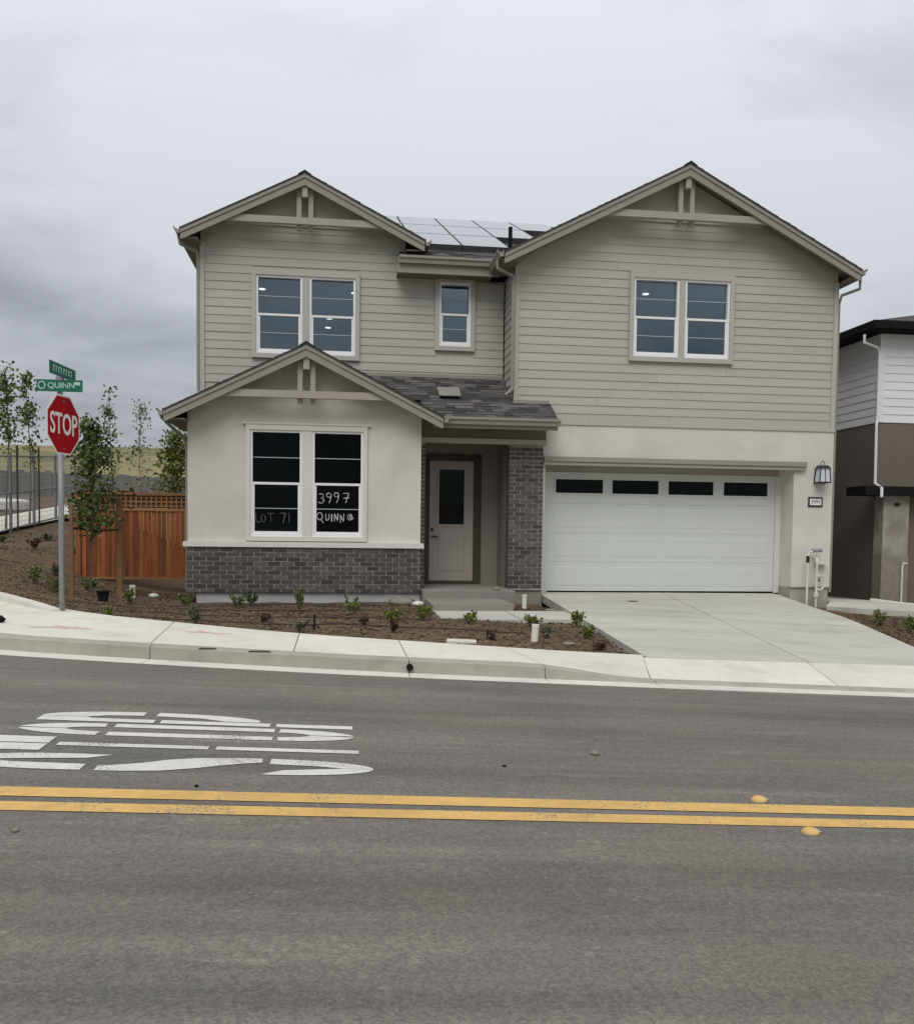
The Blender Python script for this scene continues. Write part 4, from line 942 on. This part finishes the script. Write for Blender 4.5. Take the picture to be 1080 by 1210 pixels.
# side path and low timber edging between the houses
struct(MB().prism([(9.62, 17.0, .075), (10.05, 16.5, .065), (16, 15.9, -.17), (16, 17.5, -.13), (10.15, 19.3, .11), (10.12, 17.75, .11)], (0, 0, -.2)).build('side_path', 'drive_concrete'))
o = thing('timber_edging', (11.5, 18.6, 0), 'pale timber edging lying along the path beside the neighbouring house', 'edging')
MB().hull8([(10.7, 20.0, .02), (10.8, 20.05, .02), (10.8, 20.05, .10), (10.7, 20.0, .10)], [(13.0, 17.4, -.14), (13.1, 17.45, -.14), (13.1, 17.45, -.04), (13.0, 17.4, -.04)]).build('beam', 'rock', o)
MB().hull8([(11.6, 18.7, .0), (11.7, 18.75, .0), (11.7, 18.75, .10), (11.6, 18.7, .10)], [(12.6, 17.3, -.14), (12.7, 17.35, -.14), (12.7, 17.35, -.02), (12.6, 17.3, -.02)]).build('beam', 'pvc', o)

# ------------------------------------------------------------------ red timber fence
FY = 19.0
F_ = thing('timber_fence', (-4.1, FY, .42), 'reddish new timber fence with square lattice top beside the brick wall', 'fence')
rr_ = random.Random(5); x = -5.06
while x < -2.78:
    w = rr_.uniform(.075, .105)
    piece('picket', meshdata(MB().box(0, w - .011, rr_.uniform(-.010, .008), .022, .0, 1.36), 'picket', 'fence_wood'), F_, (x, FY, .47)); x += w
for x in (-5.16, -2.80):
    MB().box(x, x + .09, FY - .035, FY + .055, .2, 2.14).build('post', 'fence_wood' if x < -5 else 'fence_rail', F_)
for (z0, z1, yo) in ((.43, .475, -.03), (1.80, 1.85, -.025), (2.12, 2.165, -.045)):
    MB().box(-5.1, -2.78, FY + yo, FY + .06, z0, z1).build('rail', 'fence_rail', F_)
lat = []
x = -5.0
while x < -2.8:
    MB().box(x, x + .03, FY - .004, FY + .004, 1.85, 2.12).build('lattice_slat', 'fence_rail', F_); x += .098
MB().box(-5.05, -2.8, FY + .03, FY + .05, 1.86, 2.11).build('backing_board', 'door_trim', F_)
for z in (1.90, 1.985, 2.07): MB().box(-5.05, -2.8, FY + .006, FY + .013, z - .014, z + .014).build('lattice_slat', 'fence_rail', F_)
x = FY + .1
while x < 24:   # return running back up the bank
    zb = gz(-5.12, x) + .05
    piece('picket', meshdata(MB().box(0, .02, 0, .13, 0, 1.62), 'picket', 'fence_wood'), F_, (-5.13, x, zb)); x += .138

# ------------------------------------------------------------------ metal view fence, old grey fence
def cyl(p, q, rad, n=6): return MB().tube([p, q], rad, n)
MF = thing('metal_fence', (-8.3, 26, 1.3), 'grey steel post and mesh fence running up the slope behind the stop sign', 'fence')
pp = [(-8.0, 21.6), (-8.17, 24.3), (-8.30, 26.5), (-8.4, 28.8), (-8.5, 31.2), (-8.6, 33.6)]
tops = []
for (x, y) in pp:
    z = gz(x, y); cyl((x, y, z - .2), (x, y, z + 1.98), .042, 8).build('post', 'fence_steel', MF); tops.append((x, y, z))
for (a, b) in zip(tops, tops[1:]):
    for dz in (1.93, 1.0, .1): cyl((a[0], a[1], a[2] + dz), (b[0], b[1], b[2] + dz), .022, 6).build('rail', 'fence_steel', MF)
    n = 20; mb = MB()
    for k in range(1, n):
        t_ = k / n; p = Vector(a).lerp(Vector(b), t_); mb.tube([p + Vector((0, 0, .1)), p + Vector((0, 0, 1.93))], .0045, 4, False)
    for k in range(1, 14):
        dz = .1 + k * .13; mb.tube([Vector(a) + Vector((0, 0, dz)), Vector(b) + Vector((0, 0, dz))], .004, 4, False)
    mb.build('mesh_panel', 'fence_steel', MF)['kind'] = 'stuff'
OF = thing('old_fence', (-9, 42, 2.5), 'weathered grey board fence far up the slope below the hill', 'fence')
rr_ = random.Random(9); x = -24.0; y = 46.0
bm_ = [meshdata(MB().box(0, .27, 0, .03, 0, 1.9 + k * .03), 'board', 'old_fence') for k in range(3)]
while x < -3:
    y = 44 + .16 * (x + 9); z = gz(x, y) + .1
    if z < 8: piece('board', rr_.choice(bm_), OF, (x, y, z - .95 + rr_.uniform(-.02, .02)))
    x += .273
MI = thing('traffic_island', (-11.7, 33, 1.9), 'pale rounded concrete traffic island on the side street behind the fence', 'traffic island')
pts = [( -11.7 + 1.2 * math.cos(a), 33.0 + .8 * math.sin(a)) for a in np.linspace(0, 2 * math.pi, 20, endpoint=False)]
mb = MB(); i0 = 0
topz = gz(-11.7, 33) + .30
mb.prism([(px, py, topz - .3 + (gz(px, py) - gz(-11.7, 33))) for px, py in pts], (0, 0, .34)); mb.build('island_body', 'ledge', MI, bevel=.05)

# ------------------------------------------------------------------ stop sign
phi = math.radians(14.7); SX, SY = -3.52, 12.30; sz0 = gz(SX, SY) - .1
S_ = thing('stop_sign', (SX, SY, sz0), 'red octagonal stop sign with two green street name blades on a steel post', 'street sign')
MB().tube([(SX, SY, sz0 - .2), (SX, SY, 3.36)], .035, 10).build('post', 'steel', S_, smooth=True)
wv = Vector((math.sin(phi), math.cos(phi), 0)); nv = Vector((math.cos(phi), -math.sin(phi), 0)); c0 = Vector((SX, SY, 2.775)) + nv * .045
def octo(R_): return [c0 + wv * (R_ * math.cos(math.radians(22.5 + 45 * k))) + Vector((0, 0, R_ * math.sin(math.radians(22.5 + 45 * k)))) for k in range(8)]
Rr = .375 / math.cos(math.radians(22.5))
MB().prism(octo(Rr), nv * -.004).build('plate', 'sign_white', S_)
MB().prism([p + nv * .002 for p in octo(Rr - .022)], nv * -.0015).build('face', 'sign_red', S_)
put_text('lettering', 'STOP', .375, 'sign_white', S_, frame_matrix(c0 + nv * .0035 + Vector((0, 0, -.004)), wv, (0, 0, 1)), extrude=.0012, offset=.006, sx=.70)
for dz in (.30, -.30): MB().tube([c0 + Vector((0, 0, dz)), c0 + nv * .008 + Vector((0, 0, dz))], .01, 8).build('bolt', 'steel', S_)
bz = 3.265
b1 = MB().box(SX - .27, SX + .29, SY - .052, SY - .048, bz - .075, bz + .075).build('name_blade', 'sign_green', S_)
b1['label'] = 'lower green street name blade reading QUINN'
put_text('lettering', 'QUINN', .10, 'sign_pale', b1, frame_matrix((SX + .03, SY - .0535, bz), (1, 0, 0), (0, 0, 1)), extrude=.001, offset=.001)
MB().box(SX + .19, SX + .26, SY - .0545, SY - .0525, bz + .01, bz + .05).build('suffix_mark', 'sign_pale', b1)
P = [Vector((SX - .205 + .04 * math.cos(a), SY - .054, bz + .045 * math.sin(a))) for a in np.linspace(0, 2 * math.pi, 17)]
MB().tube(P, .008, 6).build('emblem', 'sign_pale', b1)
bz2 = 3.45; phi2 = math.radians(6); wv = Vector((math.sin(phi2), math.cos(phi2), 0)); nv = Vector((math.cos(phi2), -math.sin(phi2), 0)); c2 = Vector((SX, SY, bz2)) + nv * .04
q = [c2 + wv * -.41 + Vector((0, 0, -.08)), c2 + wv * .41 + Vector((0, 0, -.08)), c2 + wv * .41 + Vector((0, 0, .08)), c2 + wv * -.41 + Vector((0, 0, .08))]
b2 = MB().prism(q, nv * -.004).build('name_blade', 'sign_green', S_)
for k in range(8):
    a = -.30 + k * .078; pa = c2 + wv * a + nv * .002; mb = MB()
    w_ = .030 if k % 2 else .048
    mb.prism([pa + Vector((0, 0, -.035)), pa + wv * .022 + Vector((0, 0, -.035)), pa + wv * .022 + Vector((0, 0, .018)), pa + wv * w_ + Vector((0, 0, .022)), pa + wv * w_ + Vector((0, 0, .042)), pa + Vector((0, 0, .042))], nv * -.001)
    mb.build('letter', 'sign_pale', b2)
MB().box(SX - .035, SX + .035, SY - .06, SY + .06, bz2 - .12, bz2 - .07).build('bracket', 'steel', S_)

# ------------------------------------------------------------------ vegetation
GREENS = {'tree': ((.030, .055, .013), (.115, .150, .034)), 'dark': ((.022, .045, .012), (.065, .105, .025)), 'mid': ((.055, .085, .018), (.165, .205, .045)), 'lime': ((.07, .10, .016), (.20, .22, .035)), 'pale': ((.10, .12, .045), (.20, .21, .09)), 'grey': ((.05, .062, .042), (.11, .125, .085)), 'brown': ((.05, .028, .02), (.10, .06, .045))}
def leaf(mb, p, size, rg, pal, up=.3):
    d = Vector((rg.uniform(-1, 1), rg.uniform(-1, 1), rg.uniform(-.6, 1) + up)).normalized(); s = d.cross(Vector((rg.uniform(-1, 1), rg.uniform(-1, 1), rg.uniform(-1, 1)))).normalized()
    L = size * rg.uniform(.7, 1.3); w = L * rg.uniform(.30, .45); a, b = GREENS[pal]; t_ = rg.random(); c = tuple(lerp(a[k], b[k], t_) for k in range(3)); n = d.cross(s) * (w * .25)
    mb.poly([p, p + d * L * .5 + s * w - n, p + d * L, p + d * L * .5 - s * w - n], c)
def shrub(x, y, hgt, wid, pal, label, n=150, leafsize=.045, z=None, seed=0):
    rg = random.Random(seed * 77 + 5); z = gzn(x, y) if z is None else z
    o = thing('shrub', (x, y, z), label, 'shrub', 'small shrubs in the planting beds'); mb = MB(); st = MB()
    nst = 9
    for k in range(nst):
        a = rg.uniform(0, 2 * math.pi); l = rg.uniform(.55, 1.0); tip = Vector((x + math.cos(a) * wid * .5 * rg.uniform(.3, 1), y + math.sin(a) * wid * .5 * rg.uniform(.3, 1), z + hgt * l)); b = Vector((x + math.cos(a) * .02, y + math.sin(a) * .02, z - .02))
        mid = b.lerp(tip, .5) + Vector((0, 0, hgt * .12)); st.tube([b, mid, tip], [.005, .004, .002], 4, False)
        for q in range(n // nst):
            t_ = rg.uniform(.25, 1.05); p = b.lerp(mid, t_ * 2) if t_ < .5 else mid.lerp(tip, t_ * 2 - 1); leaf(mb, p + Vector((rg.uniform(-1, 1), rg.uniform(-1, 1), rg.uniform(-1, 1))) * .02, leafsize, rg, pal)
    st.build('stem', 'bark', o); mb.build('foliage', 'leaf_dark', o)
    return o
SHR = [
 (-2.62, 16.35, .30, .45, 'mid', 'round green shrub at the left corner of the brick wall'),
 (-1.66, 15.75, .27, .32, 'mid', 'left of two green shrubs close together below the ground-floor window'),
 (-1.52, 16.5, .25, .28, 'dark', 'right of two green shrubs close together below the ground-floor window'),
 (-.62, 15.1, .36, .36, 'mid', 'tallest green shrub in the bed under the middle of the front window'),
 (.22, 14.5, .30, .30, 'mid', 'upright green shrub in the bed under the right end of the brick wall'),
 (.80, 13.2, .20, .30, 'lime', 'left of two yellow-green shrubs beside the front steps'),
 (1.28, 13.6, .22, .28, 'lime', 'right of two yellow-green shrubs beside the front steps'),
 (1.95, 13.25, .17, .34, 'lime', 'low yellow-green shrub just in front of the walk'),
 (2.90, 13.35, .20, .26, 'lime', 'yellow-green shrub behind the white pipe stub near the pavement'),
 (3.58, 13.35, .22, .26, 'lime', 'yellow-green shrub where walk meets driveway, the farther of two'),
 (3.42, 12.2, .19, .26, 'lime', 'yellow-green shrub at the driveway edge, the nearer of two'),
 (3.30, 11.2, .13, .26, 'brown', 'dark low shrub in the bed corner between pavement and driveway'),
 (2.75, 11.9, .15, .24, 'grey', 'faint grey-green shrub right of the near white pipe stub'),
 (1.92, 11.35, .12, .20, 'brown', 'small dark shrub between the concrete lid and near pipe stub'),
 (.72, 11.75, .15, .10, 'brown', 'thin brown twiggy shrub by the pavement joint'),
 (-.45, 11.35, .16, .22, 'grey', 'small grey-green shrub at the pavement edge beside the thin rod'),
 (-1.0, 12.7, .13, .22, 'brown', 'small dark brown shrub in the middle of the bare bed'),
 (-1.76, 11.75, .18, .24, 'grey', 'grey-green shrub at the pavement edge left of the pink paint'),
 (.35, 12.6, .11, .2, 'brown', 'tiny withered shrub left of the yellow-green pair'),
 (-4.85, 16.5, .34, .42, 'mid', 'bushy green shrub just left of the stop sign post'),
 (-5.30, 16.9, .30, .36, 'mid', 'green shrub on the bank nearest the left picture edge'),
 (-5.30, 18.2, .24, .34, 'dark', 'dark green shrub higher on the bank left of the sign post'),
 (-4.45, 17.2, .30, .38, 'mid', 'green shrub in front of the fence left of the young tree'),
 (-3.55, 16.35, .27, .28, 'mid', 'green shrub beside the wooden stake at the fence'),
 (-2.95, 12.3, .16, .22, 'lime', 'small yellowish shrub at the pavement edge right of the stop sign'),
 (-5.7, 21.3, .26, .34, 'dark', 'dark shrub on the bank behind the sign post by the fence end'),
 (-6.55, 20.9, .24, .34, 'brown', 'brown low shrub on the bare bank at far left'),
 (-6.9, 23.0, .22, .34, 'dark', 'dark tuft near the pale side pavement at far left'),
 (-7.6, 22.0, .16, .30, 'dark', 'dark tuft beside the first steel fence post'),
 (9.45, 14.9, .30, .34, 'mid', 'left spiky green shrub in the bed right of the driveway'),
 (9.55, 14.2, .34, .34, 'mid', 'middle spiky green shrub in the bed right of the driveway'),
 (10.3, 14.7, .36, .40, 'dark', 'dark green shrub in the right bed against the picture edge'),
 (9.15, 13.2, .20, .30, 'lime', 'yellow-green shrub lowest in the bed right of the driveway'),
 (9.75, 13.5, .18, .26, 'lime', 'small yellow-green shrub beside the lowest one, right of the driveway'),
]
for k, (x, y, h, w, p_, lb) in enumerate(SHR): shrub(x, y, h * (.72 + .38 * ((k * 7) % 11) / 10), w * (.75 + .35 * ((k * 5) % 7) / 6), p_, lb, n=200 if h > .16 else 100, seed=k, leafsize=.046)

def tree(name, x, y, hgt, label, pal, trunk_h, crown_w, n_br, leaves, leafsize, bark='bark', r0=.03, seed=1, lean=0.0, profile=None, z=None):
    rg = random.Random(seed); z = gz(x, y) if z is None else z
    o = thing(name, (x, y, z), label, 'tree', None); tr = MB(); cr = MB(); br = MB()
    T = [Vector((x + lean * t_ + .04 * math.sin(t_ * 5 + seed), y + .04 * math.cos(t_ * 4 + seed), z - .05 + (hgt * .97) * t_)) for t_ in np.linspace(0, 1, 9)]
    tr.tube(T, [lerp(r0, .004, (k / 8) ** .8) for k in range(9)], 7)
    prof = profile or (lambda t_: math.sin(math.pi * min(1, .15 + t_ * .85)) ** .8)
    for k in range(n_br):
        t_ = rg.random() ** .9; h = trunk_h + (hgt - trunk_h) * t_; tt = min(.999, h / (hgt * .97)); i = int(tt * 8); b = T[i].lerp(T[min(8, i + 1)], tt * 8 - i)
        a = rg.uniform(0, 2 * math.pi); R_ = crown_w * .5 * prof(t_) * rg.uniform(.55, 1.1); d = Vector((math.cos(a), math.sin(a), rg.uniform(.25, 1.1)))
        tip = b + d * R_; mid = b.lerp(tip, .5) + Vector((0, 0, R_ * .15)); br.tube([b, mid, tip], [.008, .006, .003], 4, False)
        for q in range(leaves):
            s = rg.uniform(.15, 1.1); p = (b.lerp(mid, s * 2) if s < .5 else mid.lerp(tip, s * 2 - 1)) + Vector((rg.gauss(0, 1), rg.gauss(0, 1), rg.gauss(0, 1))) * leafsize * .9
            leaf(cr, p, leafsize, rg, pal)
    tk = tr.build('trunk', bark, o); br.build('branch', bark, tk)['kind'] = 'stuff'; cr.build('crown', 'leaf_dark', o); return o
tree('young_tree', -4.22, 16.6, 3.05, 'dark green young tree tied between stakes in front of the timber fence', 'tree', .95, 1.45, 105, 18, .080, r0=.022, seed=4, lean=-.06, profile=lambda t: (1.0 - t) ** .8 * (.80 + .35 * math.sin(t * 11 + 1)) + .12 if t > .10 else .55)
SP = lambda t: .35 + .65 * math.sin(math.pi * min(1, .1 + t)) * (1 - t * .55)
tree('slender_tree', -8.35, 24.6, 4.25, 'tall slender leafy tree at the left picture edge', 'mid', 1.9, .85, 42, 15, .10, 'bark', .03, 11, profile=SP)
tree('slender_tree', -8.45, 26.6, 4.15, 'slender leafy tree second from the left picture edge, left of the stop sign', 'mid', 1.7, .70, 40, 14, .10, 'bark', .03, 12, profile=SP)
tree('slender_tree', -6.6, 28.0, 4.25, 'thin sparse tree right above the dark young tree, between it and the pale one', 'mid', 1.2, .75, 40, 9, .085, 'bark', .025, 13, profile=lambda t: .55 * (1 - t * .6) + .25)
tree('slender_tree', -5.55, 27.0, 3.95, 'pale sparse tree standing behind the timber fence left of its middle', 'pale', .6, .95, 55, 7, .075, 'bark_pale', .025, 14, profile=lambda t: .95 * (1 - t * .8) + .2)
tree('slender_tree', -4.75, 27.5, 3.45, 'bushy bright green tree above the timber fence next to the house wall', 'lime', 1.0, 1.25, 80, 18, .11, 'bark', .03, 15, profile=lambda t: .9 * (1 - t * .6) + .15)
tree('slender_tree', -4.35, 29.0, 3.7, 'dark green tree peeking out beside the house eave', 'dark', 1.2, 1.1, 60, 14, .11, 'bark', .03, 16, profile=lambda t: .9 * (1 - t * .7) + .15)
# stakes
for (x, y, h, r_, lb) in ((-3.85, 16.9, 1.75, .045, 'square wooden tree stake right of the young tree'), (-4.50, 16.3, 1.55, .028, 'wooden tree stake left of the young tree beside the sign post')):
    z = gz(x, y); o = MB().box(x - r_, x + r_, y - r_, y + r_, z - .2, z + h).build('tree_stake', 'stake_wood', None, org=(x, y, z)); tag(o, lb, 'stake', 'tree stakes')
o = MB().tube([(-4.46, 16.3, 1.45), (-4.15, 16.55, 1.40), (-3.86, 16.88, 1.43)], .016, 6).build('tree_tie', 'black_trim', None, org=(-4.15, 16.55, 1.4)); tag(o, 'black tie strap holding the young tree to its two stakes', 'strap')
for (x, y, lb) in ((-8.15, 24.75, 'thin dark stake at the leftmost slender tree'), (-8.3, 26.95, 'thin dark stake at the second slender tree')):
    z = gz(x, y); o = MB().tube([(x, y, z), (x, y, z + 2.2)], .028, 6).build('tree_stake', 'bark', None, org=(x, y, z)); tag(o, lb, 'stake', 'tree stakes')
# ------------------------------------------------------------------ small things in the beds and on the road
def stub(x, y, h, rad, lean, label):
    z = gzn(x, y); o = thing('pipe_stub', (x, y, z), label, 'pipe', 'white pipe stubs in the beds'); mb = MB()
    mb.tube([(x, y, z - .1), (x + lean, y, z + h)], rad, 12); mb.build('pipe', 'pvc', o); MB().tube([(x + lean * .85, y, z + h * .85), (x + lean * 1.02, y, z + h + .01)], rad * 1.12, 12).build('cap', 'pvc', o)
stub(2.50, 11.45, .21, .045, .02, 'short white pipe stub in the bed nearest the pavement')
stub(3.42, 16.55, .25, .042, .0, 'short white pipe stub at the foot of the brick column')
stub(-3.68, 17.1, .22, .05, .0, 'short white pipe stub in front of the timber fence')
o = MB().prism([(1.30, 10.86, .165), (1.66, 10.84, .15), (1.70, 11.12, .145), (1.34, 11.14, .16)], (0, 0, -.06)).build('valve_box_lid', 'concrete', None, org=(1.5, 11, .1), bevel=.006); tag(o, 'flat pale concrete lid set in the bed at the pavement edge', 'lid')
z = gz(-3.92, 16.0); o = thing('plastic_pot', (-3.92, 16.0, z), 'small black plastic plant pot beside the young tree', 'pot')
MB().tube([(-3.92, 16.0, z), (-3.92, 16.0, z + .17)], [.08, .10], 12).build('pot_body', 'black_trim', o); MB().tube([(-3.92, 16.0, z + .155), (-3.92, 16.0, z + .18)], .108, 12).build('rim', 'black_trim', o)
z = gz(-.29, 11.5); o = MB().tube([(-.29, 11.5, z - .05), (-.285, 11.5, z + .20)], .012, 6).build('marker_rod', 'black_trim', None, org=(-.29, 11.5, z)); tag(o, 'thin dark rod standing in the bed near the pavement', 'rod')
def rock(x, y, s, label, z=None, m_='rock', flat=.5, cat='rock', name='rock', seed=0):
    rg = random.Random(seed + 40); z = gzn(x, y) if z is None else z; mb = MB(); V = []
    for i in range(5):
        for j in range(8):
            a = 2 * math.pi * j / 8; ph = math.pi * (i + .5) / 5; k = s * rg.uniform(.8, 1.15); V.append((x + k * math.sin(ph) * math.cos(a), y + k * math.sin(ph) * math.sin(a), z + flat * k * (math.cos(ph) + .55)))
    mb.v = V
    for i in range(4):
        for j in range(8): mb.f.append((i*8+j, (i+1)*8+j, (i+1)*8+(j+1) % 8, i*8+(j+1) % 8)); mb.tint.append(None)
    mb.f += [tuple(range(8)), tuple(reversed(range(32, 40)))]; mb.tint += [None, None]
    o = mb.build(name, m_, None, org=(x, y, z), smooth=True); tag(o, label, cat)
rock(1.15, 16.75, .26, 'large flat tan rock against the foundation right of the window', flat=.35, seed=1)
rock(1.45, 16.55, .13, 'pale broken concrete chunk beside the tan rock at the wall corner', m_='ledge', flat=.4, seed=2)
rock(-3.4, 17.6, .10, 'pale stone under the fence beside the pipe stub', m_='ledge', seed=3)
rock(2.95, 11.4, .10, 'flat pale stone lying in the bed near the driveway', m_='rock', flat=.2, seed=4)
rock(3.85, 16.2, .14, 'flat pale stone at the driveway edge near the brick column', m_='rock', flat=.25, seed=5)
rock(2.95, 16.9, .07, 'small stone on the porch step edge', z=.37, flat=.6, seed=6)
rock(-3.76, 10.8, .065, 'black round object on the pavement at the left picture edge', z=rz(-3.76) + .165, m_='black_trim', flat=.7, cat='object', name='black_ball', seed=7)
for k, (x, y, s, m_, lb) in enumerate(((1.75, 6.01, .035, 'rock', 'small dark stone lying on the road right of the road letters'), (1.9, 6.5, .013, 'rock', 'tiny pebble on the road beyond the dark stone'), (1.75, 6.2, .012, 'rock', 'tiny pebble close beside the dark stone on the road'), (-1.42, 4.23, .018, 'rock', 'pebble on the near lane at far left'), (-.75, 5.0, .014, 'black_trim', 'black speck of gravel between the road letters and yellow lines'), (-.33, 3.55, .008, 'rock', 'tiny pebble on the near lane below the yellow lines'), (1.05, 5.62, .014, 'black_trim', 'dark pebble on the far lane in the middle of the road'))):
    rock(x, y, s, lb, z=rz(x) + .002, m_=m_, flat=.5, cat='pebble', name='pebble', seed=20 + k)
for (x, y, lb) in ((2.45, 5.0, 'round yellow road stud on the far side of the double line'), (2.46, 4.43, 'round yellow road stud on the near side of the double line')):
    o = thing('road_stud', (x, y, rz(x)), lb, 'road stud', 'yellow road studs at the centre line'); mb = MB(); n = 16
    R_ = [(.047, 0), (.044, .010), (.033, .020), (.016, .026)]
    for (a, za) in R_:
        for j in range(n): mb.v.append((x + a * math.cos(2 * math.pi * j / n), y + a * math.sin(2 * math.pi * j / n), rz(x) + .002 + za))
    for i in range(3):
        for j in range(n): mb.f.append((i*n+j, i*n+(j+1) % n, (i+1)*n+(j+1) % n, (i+1)*n+j)); mb.tint.append(None)
    mb.f.append(tuple(3*n+j for j in range(n))); mb.tint.append(None)
    mb.build('dome', 'reflector', o, smooth=True); MB().prism([(x + .02, y - .02, rz(x) + .02), (x + .05, y - .02, rz(x) + .008), (x + .05, y + .02, rz(x) + .008), (x + .02, y + .02, rz(x) + .02)], (0, 0, .003)).build('lens', 'ledge', o)
# spray paint marks on the pavement: strokes
def spray(L, w, z_off, label):
    mb = MB()
    for (x0, y0, x1, y1) in L:
        d = Vector((x1 - x0, y1 - y0, 0)); n = Vector((-d.y, d.x, 0)).normalized() * w
        P = [Vector((x0, y0, 0)) - n, Vector((x1, y1, 0)) - n * .6, Vector((x1, y1, 0)) + n * .6, Vector((x0, y0, 0)) + n]
        mb.poly([(p.x, p.y, slab_z(p.x, p.y) + .003) for p in P])
    tag(mb.build('paint_mark', 'spray_red', pave), label)
def slab_z(x, y):
    w_ = min(1, max(0, (y - kerb_y(x) - .435) / max(.1, walk_y(x) - kerb_y(x) - .435))); return rz(x) + lerp(kerb_h(x) + .004, .16, w_)
spray([(-3.35, 10.52, -2.80, 10.62), (-3.15, 10.72, -2.72, 10.55), (-3.0, 10.50, -2.9, 10.72)], .035, .003, 'faint red spray paint mark on the pavement at far left')
spray([(-1.72, 10.72, -1.20, 10.66), (-1.6, 10.84, -1.3, 10.60)], .035, .003, 'faint pink spray paint mark on the pavement below the window')
for xk, wk in ((-1.30, .20), (-.78, .24)):
    yk = kerb_y(xk) + .285; mb = MB(); mb.poly([(xk - wk / 2, yk, rz(xk - wk / 2) + .1385), (xk + wk / 2, yk, rz(xk + wk / 2) + .1385), (xk + wk / 2 - .03, yk + .045, rz(xk) + .1465), (xk - wk / 2 + .02, yk + .04, rz(xk) + .1465 + .05 * wk * .3)])
    tag(mb.build('tar_mark', 'hose', kerbs), 'short dark smudge on the kerb edge')
# drip hoses
for k, (yo, x0, x1) in enumerate(((12.3, -3.2, 2.6), (13.6, -4.0, 1.4), (15.2, -4.4, 1.3), (16.3, -3.6, 1.2))):
    P = [(x, yo + .12 * math.sin(x * 1.7 + k) + .05 * math.sin(x * 4.1), gzn(x, yo + .12 * math.sin(x * 1.7 + k) + .05 * math.sin(x * 4.1)) + .014) for x in np.arange(x0, x1, .18)]
    P = [p for p in P if p[1] > walk_y(p[0]) + .08]
    o = MB().tube(P, .010, 5).build('drip_hose', 'hose', None, org=P[0]); tag(o, ['drip hose nearest the pavement, lying across the bed', 'second drip hose from the pavement across the bed', 'third drip hose from the pavement across the bed', 'drip hose closest to the brick wall'][k], 'hose', 'drip hoses on the soil')
# bark chips and clods on the beds
rg = random.Random(21); mb = MB(); n = 0
while n < 17000:
    if rg.random() < .8: x, y = rg.uniform(-8.5, 4.0), rg.uniform(10.4, 19.0) if rg.random() < .75 else rg.uniform(15, 25)
    else: x, y = rg.uniform(8.2, 12), rg.uniform(11, 16.4)
    if y < walk_y(x) + .06 or driveish(x, y) or in_house(x, y) or (y > 17.05 and -2.8 < x < 4.1) or (x > -5.1 and y > 18.9) or (x > 2.9 and y > 15.5 and x < 3.1): continue
    if x > 8 and x < lerp(8.16, 9.5, (y - 10.9) / 7.3) + .1: continue
    n += 1; z = gzn(x, y); s = rg.uniform(.007, .026); a = rg.uniform(0, math.pi); d = Vector((math.cos(a), math.sin(a), rg.uniform(-.25, .25))) * s; e_ = Vector((-math.sin(a), math.cos(a), rg.uniform(-.5, .5))) * s * rg.uniform(.25, .6); c = Vector((x, y, z + .005 + s * .12))
    g_ = rg.choice((.08, .09, .105, .12, .135, .17)); col = (g_ * 1.20, g_ * .83, g_ * .52)
    mb.poly([c - d - e_, c + d - e_ * .6, c + d + e_, c - d + e_ * .7], col)
    mb.poly([c - d - e_, c - d - e_ + Vector((0, 0, -.02)), c + d - e_ * .6 + Vector((0, 0, -.02)), c + d - e_ * .6], tuple(v * .9 for v in col))
o = mb.build('wood_chips', 'chip'); tag(o, 'brown bark chips and clods covering the planting beds', 'mulch', kind='stuff')
for o in bpy.data.objects:
    if '_o' in o: del o['_o']
